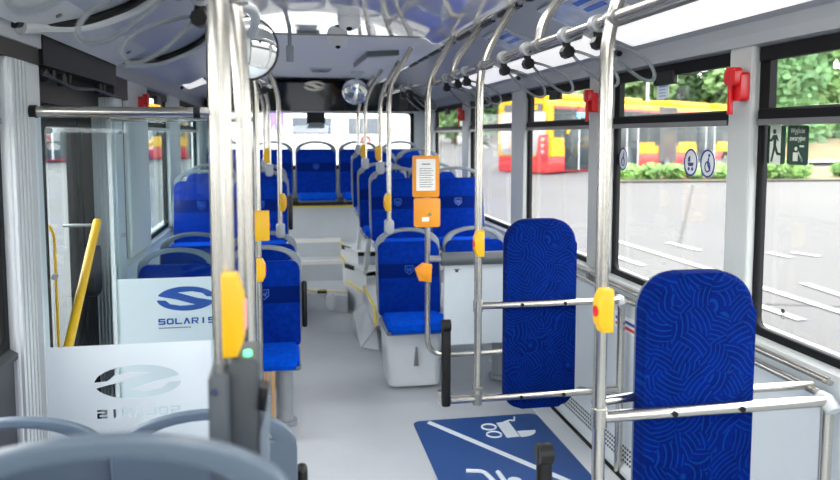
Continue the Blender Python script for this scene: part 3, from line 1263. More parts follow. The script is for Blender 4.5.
for s, y0, y1, lab in ((1, 1.95, 3.3, 'white lit strip lamp in the right roof cove above the second window'),
                       (1, 3.5, 4.9, 'white lit strip lamp in the right roof cove above the third window'),
                       (1, 5.1, 6.5, 'white lit strip lamp in the right roof cove toward the rear'),
                       (-1, 6.6, 7.0, 'small lit lamp in the left roof cove toward the rear')):
    xa, xb = CX + s * 1.07, CX + s * 1.24
    t = Thing('cove_light', lab, 'ceiling light', (CX + s * 1.15, (y0 + y1) / 2, 2.15), 'strip lamps in the roof coves')
    hs = t.add('diffuser', cove_panel(BM(), xa, xb, y0, y1, 0.0, 0.014), 'coveled', smooth=False)
    t.add('rim', cove_panel(BM(), xa - s * 0.015, xa, y0, y1, 0.0, 0.02), 'steel_d', hs, False)
    bm = BM()
    cyl(bm, (xb, y0 - 0.05, on_cove(xb) - 0.03), (xb, y0, on_cove(xb) - 0.02), 0.014, 10)
    t.add('hinge_knob', bm, 'black', hs)

POST = [(1.45, 2.05, 1, 'pale framed notice with blue bars in the right cove, nearest the viewer'),
        (2.12, 2.72, 1, 'framed notice with two blue bars over the second window in the right cove'),
        (2.85, 3.45, 1, 'pale framed notice in the right cove between two curved rail supports'),
        (4.0, 4.45, 1, 'small pale framed notice in the right cove toward the rear'),
        (1.55, 2.2, -1, 'framed notice with a blue bar in the left cove over the near column')]
for y0, y1, s, lab in POST:
    t = Thing('framed_notice', lab, 'notice', (CX + s * 0.93, (y0 + y1) / 2, 2.28), 'framed notices in the roof coves')
    fr = t.add('frame', cove_panel(BM(), CX + s * 0.815, CX + s * 1.05, y0, y1, 0.0, 0.012), 'white', smooth=False)
    sh = t.add('sheet', cove_panel(BM(), CX + s * 0.84, CX + s * 1.03, y0 + 0.03, y1 - 0.03, 0.012, 0.003), 'poster', fr, False)
    for q in range(2):
        xs = CX + s * (0.86 + 0.05 * q)
        t.add('blue_bar', cove_panel(BM(), xs, xs + s * 0.025, y0 + 0.06, y0 + 0.26, 0.014, 0.003), 'pblue', fr, False)

# ================================================================== RIGHT SIDE FITTINGS
# heater casing with perforated top along the right wall
t = Thing('heater_casing', 'pale sloped heater casing with perforated strip along the right wall', 'heater', (1.37, 3.2, 0))
bm = BM()
prism(bm, [(1.345, 0.003), (1.35, 0.03), (1.372, 0.05), (1.40, 0.14), (1.40, 0.003)], 1.0, 5.3, 'y')
cs = t.add('casing', bm, 'white', smooth=False)
bm = BM()
y = 1.6
while y < 5.2:
    for q in range(4):
        xx, zz = 1.375 + q * 0.0058, 0.0595 + q * 0.0187
        oy = (q % 2) * 0.013
        vv = [bm.verts.new((xx + dx - 0.0015, y + oy + dy, zz + dz + 0.001)) for dx, dy, dz in ((0, 0, 0), (0, 0.014, 0), (0.0034, 0.014, 0.011), (0.0034, 0, 0.011))]
        ww = [bm.verts.new(v.co + Vector((0.003, 0, -0.002))) for v in vv]
        bm.faces.new(vv)
        bm.faces.new(ww[::-1])
        for k in range(4):
            bm.faces.new((vv[k], ww[k], ww[(k + 1) % 4], vv[(k + 1) % 4]))
    y += 0.026
t.add('perforation', bm, 'hole', cs, False)

# blue floor print with pram and wheelchair
t = Thing('floor_decal', 'blue floor print with white pram, diagonal bar and wheelchair symbols', 'floor marking', (0.8, 3.6, 0))
bm = BM()
prism(bm, rrect(0.425, 1.20, 2.55, 4.275, 0.05), 0.0045, 0.0015, 'z')
t.add('blue_field', bm, 'matblue', smooth=False)


def flat(bm, pts, z=0.006):
    prism(bm, pts, z, 0.003, 'z')
    return bm


bm = BM()
flat(bm, [(0.53, 4.262), (0.505, 4.23), (1.17, 3.16), (1.20, 3.185)])
t.add('diagonal_bar', bm, 'matwhite', smooth=False)


def ringz(bm, cx, cy, rx, ry, w):
    pts = [(cx + rx * math.cos(a), cy + ry * math.sin(a), 0.006) for a in [2 * math.pi * k / 24 for k in range(24)]]
    tube(bm, pts, w, 6, 0, True)
    return bm


bm = ringz(BM(), 0.855, 4.107, 0.042, 0.042, 0.006)
t.add('pram_wheel', bm, 'matwhite')
bm = ringz(BM(), 0.855, 3.995, 0.042, 0.042, 0.006)
t.add('pram_wheel', bm, 'matwhite')
bm = BM()
flat(bm, [(0.915, 4.16), (0.995, 4.175), (0.992, 3.945), (0.915, 3.94)])
arc = [(0.998, 3.945 + 0.085 * 0)] + [(1.0 + 0.11 * math.sin(a), 4.02 - 0.085 + 0.085 * (1 - math.cos(a))) for a in [math.pi / 2 * k / 8 for k in range(9)]] + [(1.0, 4.02)]
flat(bm, arc)
t.add('pram_body', bm, 'matwhite', smooth=False)
bm = BM()
tube(bm, [(0.966, 4.165, 0.005), (1.01, 4.19, 0.005), (1.03, 4.17, 0.005), (1.05, 4.23, 0.005)], 0.006, 6, 0.02)
t.add('pram_handle', bm, 'matwhite')
bm = BM()
tube(bm, [(0.585, 3.57, 0.004), (0.672, 3.548, 0.004), (0.70, 3.40, 0.004), (0.83, 3.37, 0.004)], 0.014, 6, 0.03)
ringz(bm, 0.70, 3.25, 0.13, 0.13, 0.012)
tube(bm, [(0.742, 3.53, 0.004), (0.75, 3.30, 0.004)], 0.014, 6)
cyl(bm, (0.80, 3.43, 0.004), (0.80, 3.43, 0.006), 0.035, 20)
t.add('wheelchair_symbol', bm, 'matwhite')


# wheelchair backrest frames
def backrest_frame(y, label, near):
    t = Thing('backrest_frame', label, 'grab rail frame', (0.62, y, 0))
    xp = 0.602 if not near else 0.59
    zu, zl = 0.90, 0.44
    xe_ = 0.42 if not near else 0.40
    bm = BM()
    tube(bm, [(xp, y, 0.0 if near else zl - 0.02), (xp, y, 2.06), (xp + 0.165, y, 2.332)], 0.019, 16, 0.14)
    pole = t.add('pole', bm, 'steel')
    bm = BM()
    tube(bm, [(xp, y, zu), (1.36, y, zu)], 0.018, 14)
    up = t.add('upper_rail', bm, 'steel')
    if near:
        bm = BM()
        tube(bm, [(xp, y + 0.035, zu + 0.03), (0.75, y + 0.09, zu + 0.02), (1.36, y + 0.09, zu + 0.02)], 0.014, 12, 0.05)
        t.add('second_rail', bm, 'steel')
    bm = BM()
    tube(bm, [(xe_, y, zl + 0.05), (xe_, y, zl), (1.36, y, zl)], 0.018, 14, 0.06)
    lo = t.add('lower_rail', bm, 'steel')
    bm = BM()
    tube(bm, [(1.345, y, 0.005), (1.345, y, zu + 0.01)], 0.019, 14)
    pc = t.add('corner_post', bm, 'steel')
    bm = BM()
    tube(bm, [(1.345, y - 0.028, zu - 0.026), (1.345, y, zu + 0.0), (1.345, y + 0.03, zu - 0.0)], 0.024, 12)
    t.add('corner_joint', bm, 'alu', pc)
    bm = BM()
    tube(bm, [(1.12, y + 0.018, zl), (1.18, y + 0.12, zl - 0.02), (1.28, y + 0.16, zl - 0.06), (1.38, y + 0.18, zl - 0.1)], 0.009, 8, 0.04)
    t.add('brace', bm, 'steel_d')
    for zz in (zl, zu):
        bm = BM()
        tube(bm, [(xp, y, zz - 0.028), (xp, y, zz + 0.028)], 0.0235, 14)
        if zz == zl:
            tube(bm, [(xp, y, zz + 0.05), (xp, y, zz + 0.062)], 0.027, 14)
        t.add('clamp', bm, 'steel_d' if zz == zl else 'steel')
    for zz in (zu, zl):
        for xx in (0.82, 1.04):
            bm = BM()
            cyl(bm, (xx, y - 0.024, zz), (xx, y - 0.016, zz), 0.009, 12)
            t.add('bolt', bm, 'black')
    if near:
        for zz in (0.0,):
            bm = BM()
            cyl(bm, (xp, y, 0.0), (xp, y, 0.015), 0.045, 20)
            t.add('base_flange', bm, 'steel')
    # padded backrest
    px0 = 0.742 if near else 0.752
    bm = BM()
    out = rrect(px0, px0 + 0.36, 0.365, 1.312, (0.08, 0.08, 0.12, 0.12), 8)
    prism(bm, out, y + 0.02, y + 0.085, 'y', 0.022, 4)
    t.add('backrest_pad', bm, 'fab')
    bm = BM()
    prism(bm, rrect(px0 + 0.005, px0 + 0.355, 0.37, 1.307, (0.075, 0.075, 0.115, 0.115), 8), y + 0.105, y + 0.086)
    t.add('back_board', bm, 'shell_d')
    # folding armrest
    bm = BM()
    xa = 0.437 if not near else 0.41
    box(bm, xa - 0.022, xa + 0.022, y - 0.055, y - 0.02, 0.425, 0.84 if not near else 0.85, 0.012, 3)
    ar = t.add('folding_armrest', bm, 'black', label='black upright folding armrest')
    bm = BM()
    cyl(bm, (xa - 0.02, y - 0.037, 0.82), (xa + 0.02, y - 0.037, 0.82), 0.03, 16)
    t.add('armrest_tip', bm, 'black', ar)
    bm = BM()
    for zz in (0.45, 0.49):
        cyl(bm, (xa + 0.022, y - 0.037, zz), (xa + 0.032, y - 0.037, zz), 0.007, 8)
    t.add('hinge_bolt', bm, 'steel_d', ar)
    return t


backrest_frame(3.42, 'steel frame with tall blue padded backrest, farther from the viewer', False)
backrest_frame(1.98, 'steel frame with large blue padded backrest, nearest on the right', True)
# twin wall handrail
t = Thing('wall_handrail', 'twin steel handrail running along the right wall under the windows', 'handrail', (1.36, 3.3, 0.9))
for q, (x, z) in enumerate(((1.36, 0.905), (1.385, 0.945))):
    bm = BM()
    tube(bm, [(x, 2.02, z), (x, 4.55, z)], 0.014, 12)
    t.add('rail', bm, 'steel')
for y in (2.5, 3.2, 3.9, 4.5):
    bm = BM()
    box(bm, 1.365, 1.405, y - 0.02, y + 0.02, 0.89, 0.955, 0.004, 1)
    t.add('bracket', bm, 'steel_d')
# seat belt buckles on the wall
t = Thing('belt_clip', 'black belt clip on a strap hanging from the right wall rail', 'belt clip', (1.39, 3.05, 0.5))
bm = BM()
tube(bm, [(1.385, 3.1, 0.88), (1.38, 3.08, 0.6), (1.385, 3.06, 0.44)], 0.006, 6)
st = t.add('strap', bm, 'black')
bm = BM()
box(bm, 1.372, 1.398, 3.03, 3.09, 0.38, 0.46, 0.008, 2)
t.add('buckle', bm, 'black')
bm = BM()
box(bm, 1.396, 1.402, 3.35, 3.60, 0.72, 0.80)
bm2 = tag(obj('wall_sticker', bm, 'sticker', None, (1.4, 3.45, 0.76), False), 'small red and blue striped sticker on the white wall panel', 'sticker')
for q, m in ((0, 'red'), (1, 'navy')):
    bm = BM()
    box(bm, 1.3945, 1.3965, 3.36, 3.59, 0.735 + q * 0.03, 0.75 + q * 0.03)
    obj('stripe', bm, m, bm2, (1.4, 3.45, 0.76), False)

# partition with grey roll bar, its pole and the amber holders
YP = 4.5
t = Thing('partition', 'white partition panel with thick grey top bar beside the blue seats', 'partition', (0.56, YP, 0))
bm = BM()
tube(bm, [(1.38, YP, 0.335), (0.56, YP, 0.335), (0.56, YP, 2.06), (0.725, YP, 2.332)], 0.018, 14, 0.12)
t.add('pole', bm, 'steel')
bm = BM()
prism(bm, rrect(0.665, 1.385, 0.40, 0.93, 0.012), YP - 0.012, YP + 0.012)
pn = t.add('panel', bm, 'white')
bm = BM()
tube(bm, [(0.64, YP - 0.03, 0.955), (1.38, YP - 0.03, 0.955)], 0.042, 16)
t.add('top_bar', bm, mat('dark_grey_bar', rgb(82, 87, 90), 0.45))
bm = BM()
tube(bm, [(0.575, YP, 0.955), (0.645, YP - 0.02, 0.955)], 0.02, 10)
t.add('top_bar_clamp', bm, 'boot')
bm = BM()
box(bm, 0.725, 0.765, YP - 0.0135, YP - 0.012, 0.88, 0.886)
box(bm, 0.735, 0.755, YP - 0.0135, YP - 0.012, 0.865, 0.88)
t.add('mark', bm, 'ink', pn, False)

t = Thing('notice_holder', 'tall amber notice holder with white timetable on the partition pole', 'notice holder', (0.55, YP - 0.03, 1.5))
bm = BM()
prism(bm, rrect(0.46, 0.625, 1.345, 1.60, 0.012), YP - 0.045, YP - 0.02, 'y', 0.004)
h = t.add('holder', bm, 'orange')
bm = BM()
prism(bm, rrect(0.481, 0.60, 1.385, 1.58, 0.003), YP - 0.0475, YP - 0.044)
pp = t.add('sheet', bm, 'paper', h, False)
bm = BM()
for i in range(5):
    box(bm, 0.515 + i * 0.0105, 0.5235 + i * 0.0105, YP - 0.0482, YP - 0.047, 1.545, 1.552)
t.add('heading', bm, 'ink', h, False)
bm = BM()
for i in range(9):
    zz = 1.52 - i * 0.014
    box(bm, 0.50, 0.575 + 0.012 * ((i * 7) % 2), YP - 0.0482, YP - 0.047, zz, zz + 0.003)
t.add('text_lines', bm, 'ink', h, False)
t = Thing('leaflet_box', 'square amber leaflet box with small white label under the notice holder', 'leaflet box', (0.55, YP - 0.03, 1.25))
bm = BM()
prism(bm, rrect(0.468, 0.63, 1.16, 1.338, 0.012), YP - 0.05, YP - 0.02, 'y', 0.005)
h = t.add('box', bm, 'orange')
bm = BM()
box(bm, 0.515, 0.56, YP - 0.053, YP - 0.05, 1.195, 1.222)
t.add('label', bm, 'paper', h, False)
bm = BM()
cyl(bm, (0.565, YP - 0.054, 1.24), (0.565, YP - 0.05, 1.24), 0.009, 12)
t.add('lock', bm, 'steel', h)
t = Thing('stop_button', 'small amber stop button on the partition pole below the leaflet box', 'stop button', (0.56, YP, 0.9))
bm = BM()
prism(bm, [(0.475, 0.90), (0.50, 0.825), (0.575, 0.815), (0.58, 0.925), (0.525, 0.935)], YP - 0.055, YP - 0.015, 'y', 0.008)
h = t.add('housing', bm, 'orange')
bm = BM()
cyl(bm, (0.535, YP - 0.06, 0.875), (0.535, YP - 0.054, 0.875), 0.018, 14)
t.add('button', bm, 'orange', h)

# overhead rail on the right with its supports
XP = 0.61
t = Thing('overhead_rail', 'long steel overhead handrail along the right side of the ceiling', 'handrail', (XP, 3.4, 2.05))
bm = BM()
tube(bm, [(XP, 1.2, 2.05), (XP, 4.5, 2.05), (0.54, 5.0, 2.06), (0.50, 6.2, 2.06)], 0.017, 14, 0.3)
t.add('rail', bm, 'steel')
for y in (2.62, 4.05):
    bm = BM()
    tube(bm, [(XP, y, 2.05), (XP + 0.02, y, 2.14), (XP + 0.165, y, 2.332)], 0.018, 14, 0.1)
    t.add('support', bm, 'steel')
for y in (1.98, 2.62, 3.42, 4.05, 4.5):
    bm = BM()
    tube(bm, [(XP, y - 0.03, 2.05), (XP, y + 0.03, 2.05)], 0.023, 14)
    t.add('joint', bm, 'steel_d')


def strap(x, y, z, s, label, grp):
    t = Thing('strap_hanger', label, 'strap hanger', (x, y, z), grp)
    bm = BM()
    tube(bm, [(x, y - 0.016, z), (x, y + 0.016, z)], 0.027, 16)
    t.add('collar', bm, 'boot')
    bm = BM()
    cyl(bm, (x + s * 0.004, y - 0.018, z - 0.055), (x + s * 0.004, y + 0.018, z - 0.055), 0.0215, 8)
    tube(bm, [(x, y, z - 0.02), (x + s * 0.003, y, z - 0.04)], 0.014, 8)
    t.add('knob', bm, 'black')
    bm = BM()
    c0 = Vector((x + s * 0.016, y, z - 0.052))
    u = Vector((s * 0.86, 0.0, -0.50)).normalized()
    w = Vector((s * 0.35, 0.6, 0.62)).normalized()
    pts = []
    for k in range(32):
        a = 2 * math.pi * k / 32
        l = 0.098 * (1 - math.cos(a))
        b = 0.056 * math.sin(a) * (0.35 + 0.65 * (1 - math.cos(a)) / 2) * 1.25
        pts.append(c0 + u * l + w * b)
    tube(bm, pts, 0.0055, 8, 0, True)
    t.add('loop', bm, 'loop')
    return t.o


pos = [(2.09, 'strap hanger with black knob nearest the viewer on the right overhead rail'),
       (2.34, 'second strap hanger from the viewer on the right overhead rail'),
       (2.74, 'third strap hanger on the right rail, just past the near curved support'),
       (3.05, 'fourth strap hanger on the right rail, before the farther backrest pole'),
       (3.72, 'strap hanger on the right rail just beyond the farther backrest pole'),
       (3.92, 'strap hanger on the right rail, middle of the three before the partition pole'),
       (4.2, 'strap hanger on the right rail closest to the partition pole')]
first = None
for y, lab in pos:
    if first is None:
        first = strap(XP, y, 2.05, 1, lab, 'strap hangers on the right overhead rail')
    else:
        dup(first, (XP, y, 2.05), lab)
dup(first, (0.535, 5.02, 2.06), 'strap hanger beyond the partition pole, nearer of two')
dup(first, (0.525, 5.25, 2.06), 'strap hanger beyond the partition pole, farther of two')

# ================================================================== SEATS
def shell_poly():
    o = [(-0.215, 0.46), (0.215, 0.46), (0.228, 0.60), (0.226, 0.92)]
    o += [(0.226 * math.cos(a), 0.925 + 0.115 * math.sin(a) ** 0.9) for a in [math.pi * k / 20 for k in range(1, 20)]]
    o += [(-0.226, 0.92), (-0.228, 0.60)]
    h = [(0.18 * math.cos(a), 0.942 + 0.084 * math.sin(a)) for a in [math.pi * k / 16 for k in range(17)]]
    h += [(0.18 * math.cos(a), 0.948 + 0.010 * math.sin(a)) for a in [math.pi + math.pi * k / 8 for k in range(1, 8)]]
    return [o, h]


LEAN = 0.16


def seat(name, label, base, m_shell='shell', cushions=True, wide=1.0):
    """seat facing -y; origin on the platform it stands on, backrest plane near y = 0"""
    t = Thing(name, label, 'seat', (0, 0, 0))
    bm = shape2d(shell_poly(), 0.016, 0.006)
    move(bm, (0, 0.0, 0))
    lean(bm, 1.0, LEAN)
    sh = t.add('seat_shell', bm, m_shell)
    bm = BM()
    box(bm, -0.215, 0.215, -0.47, -0.06, 0.385, 0.425, 0.018, 3)
    t.add('seat_pan', bm, m_shell)
    if cushions:
        bm = BM()
        out = rrect(-0.218, 0.218, 0.44, 0.952 if wide == 1.0 else wide, (0.02, 0.02, 0.055, 0.055), 5)
        prism(bm, out, -0.045, -0.012, 'y', 0.014, 3)
        lean(bm, 1.0, LEAN)
        t.add('back_cushion', bm, 'fabs')
        bm = BM()
        prism(bm, [(-0.50, 0.405), (-0.515, 0.43), (-0.505, 0.465), (-0.47, 0.482), (-0.30, 0.478), (-0.10, 0.462), (-0.09, 0.425), (-0.45, 0.425)], -0.205, 0.205, 'x')
        bmesh.ops.bevel(bm, geom=[e for e in bm.edges if abs(abs(e.verts[0].co.x) - 0.205) < 1e-5 and abs(e.verts[0].co.x - e.verts[1].co.x) < 1e-5],
                        offset=0.02, segments=3, affect='EDGES')
        t.add('seat_cushion', bm, 'fabc')
        bm = shape2d([[(-0.03, 0.785), (0.03, 0.785), (0.03, 0.745), (0.0, 0.722), (-0.03, 0.745)],
                      [(-0.026, 0.781), (0.026, 0.781), (0.026, 0.747), (0.0, 0.727), (-0.026, 0.747)],
                      [(-0.018, 0.772), (-0.013, 0.772), (-0.008, 0.75), (0, 0.768), (0.008, 0.75), (0.013, 0.772), (0.018, 0.772),
                       (0.01, 0.738), (0.0, 0.757), (-0.01, 0.738)]], 0.001)
        move(bm, (0, -0.0465, 0))
        lean(bm, 1.0, LEAN)
        t.add('crest', bm, 'pblue', sh, False)
    if base == 'box':
        bm = BM()
        prism(bm, rrect(-0.20, 0.20, -0.34, 0.02, 0.06), 0.39, 0.0, 'z')
        for v in bm.verts:
            if v.co.z < 0.1:
                v.co.x *= 0.9
        t.add('pedestal', bm, 'floor2')
        bm = BM()
        prism(bm, [(-0.012, 0.14), (0.022, 0.14), (0.012, 0.27), (0.0, 0.27)], -0.352, -0.338)
        t.add('latch', bm, 'steel_d')
    elif base == 'legs':
        for s in (-1, 1):
            bm = BM()
            prism(bm, [(-0.36, 0.39), (-0.28, 0.39), (0.03, 0.0), (-0.03, 0.0)], s * 0.16 - 0.02, s * 0.16 + 0.02, 'x')
            t.add('leg', bm, 'floor2', smooth=False)
    elif base == 'post':
        bm = BM()
        cyl(bm, (0.12, -0.26, 0.0), (0.12, -0.26, 0.39), 0.048, 24)
        lg = t.add('leg', bm, 'boot')
        bm = BM()
        cyl(bm, (0.12, -0.26, 0.0), (0.12, -0.26, 0.03), 0.07, 24)
        t.add('foot_ring', bm, 'boot', lg)
    elif base == 'bench':
        bm = BM()
        box(bm, -0.18, 0.18, -0.4, -0.1, 0.36, 0.388)
        t.add('mount', bm, 'black')
    return t


def armrest(t, x):
    bm = BM()
    box(bm, x - 0.016, x + 0.016, -0.10, -0.05, 0.54, 0.83, 0.014, 3)
    t.add('armrest', bm, 'black')


GR = 'blue seats of the saloon'
sA = seat('passenger_seat', 'x', 'box').o
sB = seat('passenger_seat', 'x', 'legs').o
sC = seat('passenger_seat', 'x', 'post')
armrest(sC, 0.245)
sC = sC.o
sD = seat('passenger_seat', 'x', 'bench').o
sE = seat('passenger_seat', 'x', 'post').o
# platforms under the rear seats -----------------------------------------
bm = BM()
prism(bm, [(0.50, 6.42), (0.27, 7.42), (0.27, Y1), (1.40, Y1), (1.40, 5.60), (0.53, 5.60)], 0.25, 0.0, 'z')
struct('floor_platform', bm, 'floor2')
bm = BM()
prism(bm, [(0.36, 5.62), (0.36, 6.55), (1.40, 6.55), (1.40, 5.62)], 0.38, 0.25, 'z')
wa = struct('floor_platform', bm, 'floor2')
bm = BM()
prism(bm, [(0.27, 7.45), (0.27, Y1), (1.40, Y1), (1.40, 7.0), (0.44, 7.0)], 0.42, 0.25, 'z')
struct('floor_platform', bm, 'floor2')
bm = BM()
prism(bm, [(0.27, 7.85), (0.27, Y1), (1.40, Y1), (1.40, 7.40), (0.40, 7.40)], 0.55, 0.42, 'z')
struct('floor_platform', bm, 'floor2')
bm = BM()
box(bm, -1.24, -0.30, 6.0, Y1, 0.0, 0.39)
struct('floor_platform', bm, 'floor2')
# aisle steps
st = Thing('floor_steps', None, None, (0, 7.6, 0))
st.o['kind'] = 'structure'
bm = BM()
prism(bm, [(-0.30, 7.38), (0.27, 7.12), (0.27, 8.3), (-0.30, 8.3)], 0.2, 0.0, 'z')
st.add('step', bm, 'step', smooth=False)
bm = BM()
box(bm, -0.45, 0.27, 7.76, 8.3, 0.2, 0.41)
st.add('step', bm, 'step', smooth=False)
bm = BM()
box(bm, -0.45, 0.27, 8.05, 8.4, 0.41, 0.6)
st.add('step', bm, 'step', smooth=False)
for p, q, z in (((-0.30, 7.375), (0.27, 7.115), 0.2), ((-0.45, 7.755), (0.27, 7.755), 0.41), ((-0.45, 8.045), (0.27, 8.045), 0.6)):
    bm = BM()
    prism(bm, [(p[0], p[1]), (q[0], q[1]), (q[0], q[1] + 0.06), (p[0], p[1] + 0.06)], z + 0.004, z - 0.035, 'z')
    st.add('step_edge', bm, 'nose', smooth=False)
bm = BM()
tube(bm, [(-0.29, 7.369, 0.207), (0.26, 7.118, 0.207)], 0.005, 6)
st.add('yellow_strip', bm, 'yedge')
bm = BM()
prism(bm, rrect(0.06, 0.16, 0.03, 0.19, 0.05), 7.12, 7.20, 'y', 0.01)
st.add('step_lamp', bm, 'floor2')


def edging(pts, name='platform_edge'):
    bm = BM()
    tube(bm, pts, 0.012, 6)
    o = struct('trim_%d' % edging.n, bm, 'yedge')
    edging.n += 1


edging.n = tn
edging([(0.27, 7.42, 0.254), (0.50, 6.42, 0.254)])
edging([(0.272, Y1 - 0.3, 0.424), (0.272, 7.46, 0.424)])
edging([(0.272, Y1 - 0.3, 0.554), (0.272, 7.86, 0.554)])
edging([(0.362, 5.62, 0.25), (0.362, 5.62, 0.37), (0.362, 5.68, 0.384), (0.362, 6.5, 0.384)])
tn = edging.n
for (x0, x1, y0, y1, z, w) in ((0.27, 0.44, 7.45, 7.0, 0.42, 0), (0.27, 0.40, 7.85, 7.40, 0.55, 0)):
    bm = BM()
    prism(bm, [(x0, y0), (x1, y1), (1.0, y1), (1.0, y1 + 0.04), (x1 + 0.01, y1 + 0.04), (x0 + 0.02, y0 + 0.03)], z + 0.004, z - 0.04, 'z')
    e = struct('trim_%d' % tn, bm, 'nose')
    tn += 1
    bm = BM()
    prism(bm, [(x0 - 0.005, y0 - 0.008), (x0 + 0.07, y0 - 0.2), (x0 + 0.09, y0 - 0.18), (x0 + 0.02, y0 + 0.02)], z + 0.008, z - 0.03, 'z')
    obj('grip_insert', bm, 'black', e, None, False)
bm = BM()
box(bm, -0.02, 0.07, 7.185, 7.27, 0.185, 0.208)
o = obj('grip_insert', bm, 'black', st.o, st.loc, False)

# rear bench
t = Thing('rear_bench', 'grey rear bench box with black and yellow edging under five seats', 'bench', (CX, 8.4, 0.6))
bm = BM()
box(bm, -1.2, 1.36, 8.26, 8.74, 0.4, 0.93)
t.add('front_panel', bm, 'step', smooth=False)
bm = BM()
box(bm, -1.2, 1.36, 8.2, 8.74, 0.955, 1.0)
t.add('black_ledge', bm, 'black', smooth=False)
bm = BM()
box(bm, -1.2, 1.36, 8.23, 8.4, 0.93, 0.955)
t.add('yellow_edge', bm, 'yedge', smooth=False)

REAR = 0.03
rows = [
    # proto, x, y, z, label
    (sA, 0.545, 5.20, 0.02, 'blue aisle seat on grey pedestal, right side, next to the amber stop button pole'),
    (sE, 1.035, 5.20, 0.02, 'blue window seat half hidden behind the white partition panel'),
    (sE, 0.60, 6.10, 0.42, 'right aisle seat directly behind the pedestal seat, on the wheel arch'),
    (sE, 1.11, 6.10, 0.42, 'right window seat behind the amber holders, seen beside the pillar'),
    (sB, 0.58, 6.90, 0.43, 'right aisle seat on slanted legs, third row from the partition'),
    (sE, 1.06, 6.90, 0.43, 'right window seat mostly hidden behind the row with amber holders'),
    (sB, 0.585, 7.62, 0.55, 'right aisle seat on slanted legs, last row before the rear bench'),
    (sE, 1.05, 7.62, 0.55, 'right window seat with high hoop, last row before the rear bench'),
    (sC, -0.447, 4.64, 0.0, 'blue aisle seat with black armrest behind the far glass screen'),
    (sE, -0.955, 4.62, 0.0, 'blue window seat right behind the emblem of the far glass screen'),
    (sC, -0.465, 5.36, 0.0, 'left aisle seat of the second row, its hoop holding a pole socket'),
    (sE, -0.945, 5.36, 0.0, 'left window seat of the second row behind the far glass screen'),
    (sC, -0.515, 6.30, 0.40, 'left aisle seat on the raised platform beside two poles'),
    (sE, -0.985, 6.30, 0.40, 'tall left window seat on the raised platform seen through glass'),
    (sE, -0.53, 7.15, 0.42, 'left aisle seat farthest back before the rear bench'),
    (sE, -0.99, 7.15, 0.42, 'left window seat farthest back before the rear bench'),
    (sD, REAR, 8.52, 0.62, 'middle seat of the rear bench, facing the aisle'),
    (sD, REAR - 0.487, 8.52, 0.62, 'rear bench seat just left of the middle one'),
    (sD, REAR + 0.487, 8.52, 0.62, 'rear bench seat just right of the middle one'),
    (sD, REAR + 0.974, 8.52, 0.62, 'rear bench seat at the right end by the window'),
    (sD, REAR - 0.974, 8.52, 0.62, 'rear bench seat at the left end behind the poles')]
seen = set()
for pr, x, y, z, lab in rows:
    if pr.name not in seen:
        seen.add(pr.name)
        pr.location = (x, y, z)
        pr['label'] = lab
        pr['group'] = GR
    else:
        dup(pr, (x, y, z), lab, GR)

# backward facing grey seats in the left foreground
gs = seat('passenger_seat', 'grey plastic seat back by the aisle at the lower left', 'post', 'shell_d', True, 0.86)
bm = shape2d([rrect(-0.15, 0.15, 0.55, 0.84, 0.03), rrect(-0.142, 0.142, 0.558, 0.832, 0.025)], 0.006)
move(bm, (0, 0.012, 0))
lean(bm, 1.0, LEAN)
gs.add('back_rib', bm, 'shell')
armrest(gs, -0.245)
for v in gs.o.children:
    if v.name.startswith('armrest'):
        v.location = (0, -0.03, 0.0)
gs = gs.o
gs['group'] = 'grey seat backs in the foreground'
gs.rotation_euler = (0, 0, math.pi)
gs.location = (-0.515, 1.92, -0.025)
dup(gs, (-0.99, 1.95, -0.025), 'grey plastic seat back by the window at the lower left', None, math.pi)
bm = BM()
box(bm, -1.24, -0.26, 0.5, 1.26, 0.0, 0.325)
struct('floor_platform', bm, 'floor2')
dup(gs, (-0.525, 0.90, 0.325), 'grey seat hoop closest to the viewer, across the bottom left corner', None, math.pi)
dup(gs, (-1.0, 0.90, 0.325), 'grey window seat beside the closest grey hoop, at the left frame edge', None, math.pi)

# wheel chock on the floor by the pedestal seat
t = Thing('wheel_chock', 'pale grey wedge shaped chock leaning by the pedestal seat', 'chock', (0.31, 6.15, 0))
bm = BM()
for p in ((0.272, 6.6, 0.13), (0.393, 6.6, 0.209), (0.273, 5.87, 0.004), (0.406, 5.76, 0.004), (0.425, 6.1, 0.11), (0.40, 6.6, 0.004), (0.268, 6.55, 0.004)):
    bm.verts.new(p)
bmesh.ops.convex_hull(bm, input=bm.verts[:])
t.add('wedge', bm, 'floor2', smooth=False)
bm = BM()
tube(bm, [(0.276, 5.875, 0.012), (0.42, 6.09, 0.113)], 0.004, 6)
tube(bm, [(0.276, 5.875, 0.012), (0.40, 5.77, 0.012)], 0.004, 6)
t.add('folded_edge', bm, 'step', smooth=False)

# ================================================================== POLES
def pole(x, y, zb, label, s, socket=True, r=0.017, top=2.06, floor=False):
    t = Thing('grab_pole', label, 'pole', (x, y, zb), 'upright grab poles')
    bm = BM()
    tube(bm, [(x, y, zb), (x, y, top), (x + s * 0.16, y, 2.336)], r, 14, 0.14)
    p = t.add('tube', bm, 'steel')
    if socket:
        bm = BM()
        prism(bm, rrect(x - 0.032, x + 0.032, zb - 0.055, zb + 0.045, 0.02), y - 0.03, y + 0.03, 'y', 0.012)
        t.add('socket', bm, 'boot')
    return t


